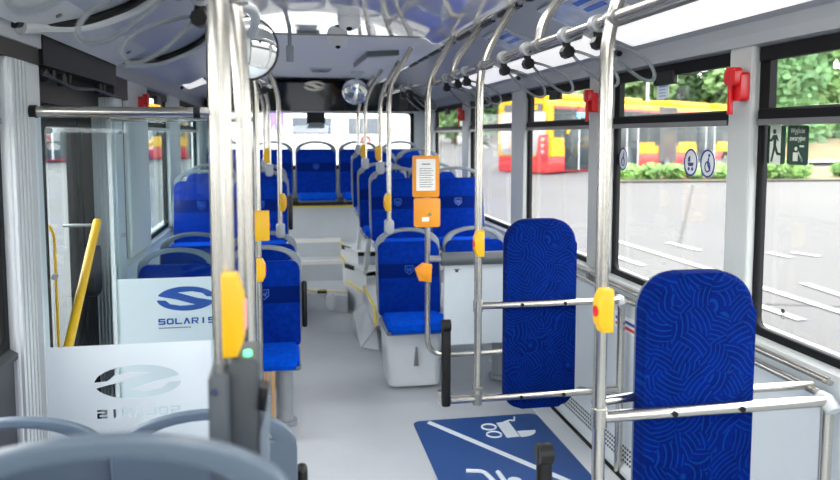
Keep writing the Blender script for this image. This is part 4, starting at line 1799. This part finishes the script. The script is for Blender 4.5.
def stop_button(x, y, z, s, label, big=False):
    t = Thing('stop_button', label, 'stop button', (x, y, z), 'yellow stop buttons on the poles')
    bm = BM()
    w, h = 0.038, 0.062
    prism(bm, [(x - 0.01, z - h), (x + s * w * 0.6, z - h), (x + s * w, z - h * 0.5), (x + s * w, z + h * 0.5), (x + s * w * 0.6, z + h), (x - 0.01, z + h)] if s > 0 else
          [(x + 0.01, z - h), (x + 0.01, z + h), (x + s * w * 0.6, z + h), (x + s * w, z + h * 0.5), (x + s * w, z - h * 0.5), (x + s * w * 0.6, z - h)],
          y - 0.055, y - 0.012, 'y', 0.008)
    hs = t.add('housing', bm, 'yellow')
    bm = BM()
    cyl(bm, (x + s * (w - 0.004), y - 0.034, z), (x + s * (w + 0.003), y - 0.034, z), 0.016, 14)
    t.add('button', bm, 'red', hs)
    return t


pole(0.41, 5.17, 1.085, 'steel pole rising from the hoop of the right pedestal seat', 1)
stop_button(0.408, 5.17, 1.255, -1, 'yellow stop button on the pole above the right pedestal seat')
pole(0.465, 6.10, 1.46, 'steel pole rising from the second right aisle seat', 1)
stop_button(0.46, 6.10, 1.58, -1, 'yellow stop button on the pole of the second right aisle seat')
pole(0.425, 6.90, 1.47, 'steel pole rising from the third right aisle seat', 1)
stop_button(0.415, 6.90, 1.58, -1, 'yellow stop button on the pole of the third right aisle seat')
pole(0.43, 7.62, 1.585, 'steel pole rising from the last right aisle seat', 1)
pole(-0.348, 5.36, 1.05, 'steel pole rising from the left second row aisle seat', -1)
stop_button(-0.34, 5.36, 1.25, 1, 'yellow stop button on the pole of the left second row seat')
pole(-0.44, 6.30, 1.44, 'steel pole rising from the left raised aisle seat', -1)
stop_button(-0.445, 6.30, 1.56, -1, 'yellow stop button on the pole of the left raised seat')
pole(-0.50, 7.15, 1.46, 'steel pole rising from the farthest left aisle seat', -1)
stop_button(0.61, 3.42, 1.21, -1, 'yellow stop button on the pole of the farther backrest frame')
stop_button(0.597, 1.98, 1.225, -1, 'yellow stop button on the pole of the nearest backrest frame')


# ================================================================== GLASS SCREENS
def screen(y, xw, xe, label, near):
    t = Thing('glass_screen', label, 'glass screen', ((xw + xe) / 2, y, 0), 'glass screens beside the door')
    bm = BM()
    tube(bm, [(xe, y, 0.0), (xe, y, 2.06), (xe - (0.005 if near else 0.16), y, 2.315 if near else 2.336)], 0.018, 14, 0.14)
    t.add('end_pole', bm, 'steel')
    bm = BM()
    tube(bm, [(xw, y, 1.808), (xe, y, 1.808)], 0.02 if near else 0.013, 14)
    t.add('top_rail', bm, 'steel')
    bm = BM()
    box(bm, xw, xe - 0.02, y + 0.004, y + 0.010, 0.12, 1.79)
    gl = t.add('glass_pane', bm, 'clear', smooth=False)
    zt = 0.935 if near else 0.965
    bm = None
    if near:
        cx = -0.868
        polys = [[(xw + 0.005, 0.14), (xe - 0.025, 0.14), (xe - 0.025, zt), (xw + 0.005, zt)]]
        polys.append(S_emblem(cx, 0.787, 0.158, 0.066, -1))
        polys += SOLARIS(cx, 0.668, 0.31, 0.034, -1)
        bm = shape2d(polys, 0.0012)
        move(bm, (0, y, 0))
        t.add('frosted_film', bm, 'frost', smooth=False)
    else:
        bm = BM()
        box(bm, xw + 0.005, xe - 0.025, y, y + 0.0015, 0.14, zt)
        ff = t.add('frosted_film', bm, 'frost', smooth=False)
        cx = -0.84
        bm = shape2d([S_emblem(cx, 0.85, 0.152, 0.066, 1)], 0.001)
        move(bm, (0, y - 0.0015, 0))
        t.add('emblem', bm, 'navy', ff, False)
        bm = shape2d(SOLARIS(cx, 0.728, 0.30, 0.033, 1), 0.001)
        move(bm, (0, y - 0.0015, 0))
        t.add('lettering', bm, 'navy', ff, False)
        bm = BM()
        for i in range(12):
            box(bm, cx - 0.145 + i * 0.014, cx - 0.135 + i * 0.014, y - 0.001, y - 0.0004, 0.69, 0.696)
        t.add('small_print', bm, 'ink', ff, False)
        bm = BM()
        box(bm, cx + 0.155, cx + 0.165, y - 0.004, y - 0.0004, 0.60, 0.65)
        t.add('grey_clip', bm, 'steel_d')
    for zz in (0.3, 1.2, 1.74):
        bm = BM()
        cyl(bm, (xw + 0.06, y - 0.006, zz), (xw + 0.06, y + 0.014, zz), 0.011, 12)
        t.add('fixing', bm, 'steel_d')
    bm = BM()
    box(bm, xw - 0.002, xw + 0.018, y - 0.012, y + 0.02, 0.1, 1.81)
    t.add('wall_profile', bm, 'alu', smooth=False)
    if near:
        for xx in (xw + 0.012, xe - 0.055):
            bm = BM()
            tube(bm, [(xx - 0.012, y, 1.808), (xx + 0.012, y, 1.808)], 0.024, 14)
            t.add('end_clamp', bm, 'black')
    return t


screen(2.90, -1.21, -0.572, 'frosted glass screen with see-through mirrored emblem before the left door', True)
screen(4.08, -1.21, -0.457, 'frosted glass screen with blue emblem beyond the left door', False)
# yellow things at the far screen pole
t = Thing('stop_button', 'square yellow box high on the end pole of the far screen', 'stop button', (-0.457, 4.06, 1.25), 'yellow stop buttons on the poles')
bm = BM()
prism(bm, rrect(-0.472, -0.395, 1.16, 1.32, 0.006), 4.02, 4.055, 'y', 0.005)
h = t.add('housing', bm, 'yellow')
bm = BM()
cyl(bm, (-0.396, 4.037, 1.24), (-0.391, 4.037, 1.24), 0.014, 14)
t.add('button', bm, 'red', h)
stop_button(-0.457, 4.07, 1.0, 1, 'narrow yellow stop button below the square yellow box')
t = Thing('tan_post', 'two thin tan strips standing behind the far screen end pole', 'post', (-0.45, 4.2, 0))
for xx in (-0.425, -0.39):
    bm = BM()
    box(bm, xx - 0.014, xx + 0.010, 4.14, 4.17, 0.004, 0.42, 0.003, 1)
    t.add('strip', bm, 'tan')
t = Thing('pole_boot', 'black slanted clamp at the foot of the far screen pole', 'clamp', (-0.47, 4.03, 0.3))

bm = BM()
prism(bm, [(-0.475, 0.225), (-0.425, 0.215), (-0.415, 0.315), (-0.46, 0.335)], 4.02, 4.058, 'y', 0.006)
t.add('clamp', bm, 'black')
bm = BM()
prism(bm, [(-0.423, 0.20), (-0.403, 0.19), (-0.395, 0.30), (-0.415, 0.315)], 4.03, 4.055, 'y', 0.004)
t.add('grey_edge', bm, 'steel_d')

# near left poles, stop button, validator, mirror
t = pole(-0.412, 1.35, 1.25, 'thick steel pole closest to the viewer on the left', -1, False, 0.0188)
bm = BM()
tube(bm, [(-0.417, 1.35, 0.0), (-0.413, 1.35, 1.255)], 0.019, 14)
t.add('foot', bm, 'steel_d')
t = Thing('grab_pole', 'second steel pole on the left, carrying the round mirror', 'pole', (-0.388, 1.62, 0.0), 'upright grab poles')
bm = BM()
tube(bm, [(-0.388, 1.62, 0.0), (-0.388, 1.62, 1.82), (-0.408, 1.62, 2.06), (-0.55, 1.62, 2.336)], 0.0175, 14, 0.14)
t.add('tube', bm, 'steel')
bm = BM()
tube(bm, [(-0.397, 1.62, 1.995), (-0.400, 1.62, 2.035)], 0.025, 14)
t.add('collar', bm, 'steel_d')
t = Thing('stop_button', 'large yellow stop button box on the nearest left pole', 'stop button', (-0.40, 1.32, 1.4), 'yellow stop buttons on the poles')
bm = BM()
prism(bm, [(-0.413, 1.34), (-0.388, 1.34), (-0.376, 1.37), (-0.376, 1.445), (-0.388, 1.482), (-0.413, 1.482)], 1.28, 1.328, 'y', 0.004)
h = t.add('housing', bm, 'yellow')
bm = BM()
box(bm, -0.379, -0.372, 1.285, 1.322, 1.385, 1.435, 0.002, 1)
t.add('button', bm, mat('pink_red_button', rgb(226, 150, 140), 0.4), h)
t = Thing('ticket_validator', 'grey ticket validator box with green light and black reader on the near poles', 'ticket validator', (-0.39, 1.5, 1.1))
bm = BM()
prism(bm, rrect(-0.405, -0.352, 0.90, 1.335, 0.01), 1.29, 1.40, 'y', 0.006)
h = t.add('body', bm, mat('dark_grey_casing', rgb(56, 61, 64), 0.5))
bm = BM()
prism(bm, rrect(-0.437, -0.403, 0.90, 1.315, 0.008), 1.275, 1.38, 'y', 0.006)
t.add('front_cover', bm, mat('mid_grey_casing', rgb(74, 80, 84), 0.5))
bm = BM()
cyl(bm, (-0.426, 1.270, 1.285), (-0.426, 1.278, 1.285), 0.006, 14)
t.add('screw', bm, 'steel', h)
bm = BM()
cyl(bm, (-0.372, 1.31, 1.330), (-0.372, 1.31, 1.343), 0.007, 14)
t.add('green_light', bm, 'grn_led', h)
bm = BM()
prism(bm, [(-0.356, 1.245), (-0.342, 1.24), (-0.336, 1.282), (-0.352, 1.288)], 1.28, 1.32, 'y', 0.004)
t.add('reader', bm, 'black')
bm = BM()
prism(bm, [(-0.352, 1.05), (-0.340, 1.09), (-0.335, 1.25), (-0.336, 1.278), (-0.345, 1.235), (-0.354, 1.2)], 1.285, 1.33, 'y', 0.004)
t.add('side_guard', bm, 'shell')


def mirror(c, r, ax, label, bulge, arm):
    t = Thing('round_mirror', label, 'mirror', c)
    c = Vector(c)
    ax = Vector(ax).normalized()
    bm = BM()
    dome(bm, c, r, ax, bulge, 8, 36)
    t.add('mirror_glass', bm, 'chrome')
    u = ax.orthogonal().normalized()
    w = ax.cross(u)
    bm = BM()
    tube(bm, [c + (u * math.cos(a) + w * math.sin(a)) * r for a in [2 * math.pi * k / 40 for k in range(40)]], r * 0.055, 8, 0, True)
    t.add('rim', bm, 'black')
    bm = BM()
    dome(bm, c - ax * 0.004, r * 0.96, -ax, r * 0.3, 6, 28)
    t.add('back_shell', bm, 'black')
    bm = BM()
    tube(bm, arm, 0.012, 10, 0.03)
    t.add('arm', bm, 'boot')
    return t


mirror((-0.386, 1.87, 1.932), 0.074, (0.42, -1.0, -0.12), 'round black rimmed convex mirror behind the near left poles', 0.014,
       [(-0.405, 1.64, 2.0), (-0.37, 1.70, 2.0), (-0.365, 1.80, 1.99), (-0.386, 1.895, 1.95)])
mirror((0.40, 7.6, 2.17), 0.135, (-0.12, -1.0, -0.22), 'round convex mirror under the ceiling at the rear right', 0.035,
       [(0.40, 7.64, 2.2), (0.40, 7.68, 2.28), (0.40, 7.7, 2.37)])
bm = BM()
dome(bm, (0.42, 7.55, 2.37), 0.07, (0, 0, -1), 0.075)
t_ = tag(obj('mirror_mount', bm, 'white', None, (0.42, 7.55, 2.37)), 'white rounded ceiling boss just above the rear round mirror', 'mount')

# dome cameras
for x, y, r, lab in ((0.050, 4.15, 0.062, 'larger white dome camera on the ceiling, nearer the viewer'), (0.045, 4.98, 0.068, 'white dome camera on the ceiling behind the seam')):
    t = Thing('dome_camera', lab, 'camera', (x, y, 2.37), 'white dome cameras on the ceiling')
    bm = BM()
    cyl(bm, (x, y, 2.37), (x, y, 2.345), r, 28)
    b0 = t.add('base', bm, 'ceil2')
    bm = BM()
    dome(bm, (x, y, 2.345), r * 0.96, (0, 0, -1), r * 0.75)
    t.add('dome', bm, 'ceil2')
    bm = BM()
    dome(bm, (x, y - r * 0.42, 2.312), r * 0.3, (0, -0.55, -1), r * 0.3)
    t.add('lens', bm, 'black')
# roof hatch
t = Thing('roof_hatch', 'white roof hatch with grey frame in the rear ceiling', 'hatch', (0.42, 6.1, 2.37))
bm = BM()
prism(bm, [(0.30, 6.65), (0.32, 5.75), (0.55, 5.6), (0.56, 6.65)], 2.33, 2.368, 'z')
t.add('frame', bm, 'steel_d', smooth=False)
bm = BM()
prism(bm, [(0.315, 6.62), (0.335, 5.79), (0.55, 5.64), (0.552, 6.62)], 2.322, 2.34, 'z')
t.add('panel', bm, 'ceil2', smooth=False)
t = Thing('ceiling_sensor', 'small grey square box hanging from the ceiling beside the near mirror', 'sensor', (-0.235, 5.0, 2.3))
bm = BM()
box(bm, -0.292, -0.247, 4.56, 4.64, 2.17, 2.26, 0.006, 2)
h = t.add('box', bm, 'boot')
bm = BM()
tube(bm, [(-0.27, 4.60, 2.25), (-0.27, 4.60, 2.372)], 0.012, 10)
t.add('stem', bm, 'boot')
t = Thing('exit_sign', 'faint white oblong sign on the rear ceiling above the dark panel', 'sign', (0.04, 6.6, 2.36))
bm = BM()
prism(bm, rrect(-0.06, 0.15, 7.2, 7.5, 0.04), 2.356, 2.369, 'z')
h = t.add('plate', bm, 'white', smooth=False)
bm = BM()
tube(bm, [(-0.03, 7.25, 2.354), (0.12, 7.25, 2.354), (0.12, 7.45, 2.354), (-0.03, 7.45, 2.354)], 0.006, 6, 0, True)
tube(bm, [(-0.03, 7.25, 2.354), (0.12, 7.45, 2.354)], 0.006, 6)
t.add('mark', bm, 'steel_d', h)

# dark gloss panel over the rear window with a chrome emblem
t = Thing('rear_display', 'black glossy panel with chrome emblem above the rear window', 'display panel', (CX, 8.6, 2.0))
bm = BM()
top = [(CX + q * 0.69, 2.30) for q in (1, -1)]
prism(bm, [(-1.10, 2.0), (1.26, 2.0), (1.27, 2.12), (1.14, 2.18), (0.88, 2.29), (0.78, 2.31), (-0.62, 2.31), (-0.72, 2.29), (-0.98, 2.18), (-1.11, 2.12)], 8.40, 8.74)
for v in bm.verts:
    if v.co.y < 8.5:
        v.co.y = 8.46 - (v.co.z - 2.0) * 0.16
p = t.add('panel', bm, 'darkglass', smooth=False)
bm = shape2d([S_emblem(0.022, 2.275, 0.125, 0.055, 1)], 0.006, 0.002)
for v in bm.verts:
    v.co.y += 8.455 - (v.co.z - 2.0) * (0.06 / 0.37) - 0.012
t.add('emblem', bm, 'steel', p)
bm = BM()
box(bm, -1.1, 1.26, 8.44, 8.47, 1.985, 2.0)
t.add('pale_lip', bm, 'alu', p)
t = Thing('rear_camera', 'black box with grey foot hanging before the rear window', 'camera box', (0.035, 8.5, 1.9))
bm = BM()
prism(bm, [(-0.065, 1.985), (0.13, 1.985), (0.14, 1.86), (-0.07, 1.86)], 8.45, 8.6)
h = t.add('body', bm, 'black', smooth=False)
bm = BM()
prism(bm, [(-0.035, 1.87), (0.105, 1.87), (0.14, 1.81), (-0.07, 1.81)], 8.44, 8.6)
t.add('foot', bm, 'shell', h, False)

# ================================================================== SMALL THINGS ON THE RIGHT WALL AND GLASS
def hammer(y, z, s, label):
    x = XR if s > 0 else XL
    t = Thing('emergency_hammer', label, 'hammer', (x, y, z), 'red emergency hammers')
    bm = BM()
    prism(bm, rrect(y - 0.035, y + 0.02, z - 0.035, z + 0.07, 0.012), x - s * 0.035, x, 'x', 0.006)
    h = t.add('holder', bm, 'red')
    bm = BM()
    tube(bm, [(x - s * 0.045, y + 0.015, z - 0.085), (x - s * 0.045, y + 0.015, z + 0.06)], 0.0105, 10)
    t.add('handle', bm, 'red')
    bm = BM()
    prism(bm, rrect(y - 0.03, y + 0.04, z + 0.02, z + 0.088, 0.016), x - s * 0.058, x - s * 0.028, 'x', 0.006)
    t.add('head', bm, 'red')
    return t


hammer(2.52, 1.885, 1, 'red emergency hammer on the pillar between the two nearest right windows')
hammer(3.86, 1.885, 1, 'red emergency hammer on the pillar beside the nearest pole')
hammer(6.95, 1.90, 1, 'red emergency hammer on the far pillar above the rear seats')
hammer(5.0, 1.90, -1, 'red emergency hammer on the left pillar beyond the door')

XG = XR + 0.06 - 0.002


def decal(t, polys, m, x, parent=None, name='print', th=0.001):
    bm = shape2d(polys, th)
    # outline given as (distance seen left to right, z): left to right from inside is -y on the right wall
    for v in bm.verts:
        yy, d = v.co.x, v.co.y
        v.co.x, v.co.y = x + d, -yy
    return t.add(name, bm, m, parent, False)


def ell(cx, cz, a, b, n=28):
    return [(cx + a * math.cos(2 * math.pi * k / n), cz + b * math.sin(2 * math.pi * k / n)) for k in range(n)]


for y, lab, kind in ((2.97, 'round white pram sticker on the second window', 'pram'), (2.838, 'round white wheelchair sticker on the second window', 'chair')):
    z = 1.605
    t = Thing('window_sticker', lab, 'sticker', (XG, y, z), 'round stickers on the second window')
    b0 = decal(t, [ell(-y, z, 0.055, 0.06)], 'sticker', XG, None, 'disc')
    decal(t, [ell(-y, z, 0.055, 0.06), ell(-y, z, 0.047, 0.052)], 'stickblue', XG - 0.002, b0, 'ring')
    if kind == 'pram':
        decal(t, [[(-y - 0.024, z + 0.0), (-y + 0.024, z + 0.0), (-y + 0.018, z - 0.016), (-y - 0.018, z - 0.016)], [(-y - 0.024, z + 0.003), (-y - 0.004, z + 0.003), (-y - 0.004, z + 0.03), (-y - 0.02, z + 0.022)],
                  ell(-y - 0.014, z - 0.028, 0.008, 0.008, 12), ell(-y + 0.014, z - 0.028, 0.008, 0.008, 12)], 'stickblue', XG - 0.002, b0, 'pram_symbol')
    else:
        decal(t, [ell(-y, z - 0.014, 0.022, 0.024, 20), ell(-y, z - 0.014, 0.016, 0.018, 20)], 'stickblue', XG - 0.002, b0, 'wheel_symbol')
        decal(t, [ell(-y + 0.012, z + 0.034, 0.007, 0.007, 12), [(-y + 0.004, z + 0.024), (-y + 0.012, z + 0.026), (-y + 0.008, z), (-y + 0.024, z - 0.028), (-y + 0.018, z - 0.032), (-y - 0.002, z - 0.004)]],
              'stickblue', XG - 0.0025, b0, 'rider_symbol')
# extra round sticker pair farther along the same window
y, z = 3.63, 1.60
t = Thing('window_sticker', 'round wheelchair sticker at the rear end of the second window', 'sticker', (XG, y, z), 'round stickers on the second window')
b0 = decal(t, [ell(-y, z, 0.05, 0.06)], 'sticker', XG, None, 'disc')
decal(t, [ell(-y, z, 0.05, 0.06), ell(-y, z, 0.043, 0.052)], 'stickblue', XG - 0.002, b0, 'ring')
decal(t, [ell(-y, z - 0.014, 0.02, 0.024, 20), ell(-y, z - 0.014, 0.014, 0.018, 20), [(-y + 0.004, z + 0.034), (-y + 0.012, z + 0.034), (-y + 0.008, z), (-y + 0.02, z - 0.028), (-y + 0.012, z - 0.03), (-y - 0.002, z - 0.004)]],
      'stickblue', XG - 0.002, b0, 'wheelchair_symbol')

y, z = 2.402, 1.688
w2, h2 = 0.05, 0.068
t = Thing('exit_sticker', 'dark green sticker with a running man on the frontmost right window', 'sign', (XG, y, z), 'green exit stickers')
b0 = decal(t, [rrect(-y - w2, -y + w2, z - h2, z + h2, 0.01)], 'green', XG, None, 'plate')
decal(t, [rrect(-y - 0.034, -y + 0.026, z - 0.07, z + 0.07, 0.003)], 'cream', XG - 0.0015, b0, 'doorway')
man = [ell(-y - 0.008, z + 0.048, 0.008, 0.009, 14),
       [(-y - 0.014, z + 0.036), (-y + 0.006, z + 0.036), (-y + 0.016, z + 0.016), (-y + 0.012, z + 0.012), (-y + 0.004, z + 0.024), (-y + 0.002, z + 0.0),
        (-y + 0.014, z - 0.026), (-y + 0.034, z - 0.03), (-y + 0.034, z - 0.038), (-y + 0.008, z - 0.036), (-y - 0.004, z - 0.018), (-y - 0.018, z - 0.062),
        (-y - 0.026, z - 0.06), (-y - 0.012, z - 0.008), (-y - 0.012, z + 0.02), (-y - 0.022, z + 0.012), (-y - 0.04, z + 0.012), (-y - 0.04, z + 0.018), (-y - 0.026, z + 0.022)]]
decal(t, man, 'green', XG - 0.003, b0, 'running_man')
y = 2.288
t = Thing('exit_sticker', 'dark green sticker with white Polish wording on the frontmost right window', 'sign', (XG, y, z), 'green exit stickers')
b0 = decal(t, [rrect(-y - w2 - 0.004, -y + w2 + 0.004, z - h2, z + h2, 0.01)], 'green', XG, None, 'plate')
for tx, dz in (('Wyjście', 0.05), ('awaryjne', 0.024)):
    bm = text_bm(tx, 0.026, 0.85)
    for v in bm.verts:
        a_, d_ = v.co.x, v.co.y
        v.co.x, v.co.y, v.co.z = XG - 0.002 + d_, y - a_, z + dz + v.co.z
    t.add('wording', bm, 'cream', b0, False)
decal(t, [[(-y - 0.02, z - 0.055), (-y + 0.004, z - 0.055), (-y + 0.004, z - 0.025), (-y - 0.02, z - 0.025)], ell(-y - 0.006, z - 0.012, 0.007, 0.007, 12),
          [(-y + 0.006, z - 0.02), (-y + 0.03, z - 0.052), (-y + 0.025, z - 0.056), (-y + 0.002, z - 0.028)], [(-y + 0.012, z - 0.006), (-y + 0.034, z - 0.006), (-y + 0.034, z), (-y + 0.012, z)]],
      'cream', XG - 0.002, b0, 'hammer_symbol')
y, z = 2.33, 1.085
t = Thing('window_sticker', 'tiny grey maker mark low in the corner of the frontmost right window', 'sticker', (XG, y, z))
b0 = decal(t, [ell(-y, z + 0.012, 0.011, 0.008, 14)], 'ink', XG, None, 'mark')
decal(t, [[(-y - 0.012, z - 0.006), (-y + 0.012, z - 0.006), (-y + 0.012, z - 0.003), (-y - 0.012, z - 0.003)], [(-y - 0.01, z - 0.016), (-y + 0.01, z - 0.016), (-y + 0.01, z - 0.013), (-y - 0.01, z - 0.013)]], 'steel_d', XG, b0, 'small_print')
y, z = 3.16, 1.93
t = Thing('window_sticker', 'small white notice hanging in the upper part of the second window', 'sticker', (XG - 0.04, y, z))
b0 = decal(t, [rrect(-y - 0.055, -y + 0.055, z - 0.04, z + 0.035, 0.002)], 'sticker', XG - 0.04, None, 'sheet')
decal(t, [[(-y - 0.028, z + 0.012 - k * 0.014), (-y + 0.028, z + 0.012 - k * 0.014), (-y + 0.028, z + 0.017 - k * 0.014), (-y - 0.028, z + 0.017 - k * 0.014)] for k in range(4)], 'cyan', XG - 0.042, b0, 'lines')

# left overhead rail and its strap hangers
t = Thing('overhead_rail', 'steel overhead handrail along the left side of the ceiling', 'handrail', (-0.58, 3.0, 2.05))
bm = BM()
tube(bm, [(-0.50, 0.9, 2.06), (-0.50, 2.9, 2.06), (-0.50, 4.1, 2.06), (-0.40, 5.2, 2.06)], 0.017, 14, 0.3)
t.add('rail', bm, 'steel')
for y, xx in ((0.95, -0.5), (4.5, -0.466)):
    bm = BM()
    tube(bm, [(xx, y, 2.07), (xx - 0.02, y, 2.14), (xx - 0.12, y, 2.34)], 0.017, 12, 0.1)
    t.add('support', bm, 'steel')
lfirst = None
for x, y, z, lab in ((-0.50, 1.15, 2.06, 'large looking strap loop hanging at the top left corner'),
                     (-0.50, 1.52, 2.06, 'strap loop on the left rail, second from the viewer'),
                     (-0.50, 1.90, 2.06, 'strap loop on the left rail whose black knob touches the thick pole'),
                     (-0.43, 4.85, 2.06, 'strap loop on the left rail toward the rear')):
    if lfirst is None:
        lfirst = strap(x, y, z, -1, lab, 'strap hangers on the left overhead rail')
    else:
        dup(lfirst, (x, y, z), lab)
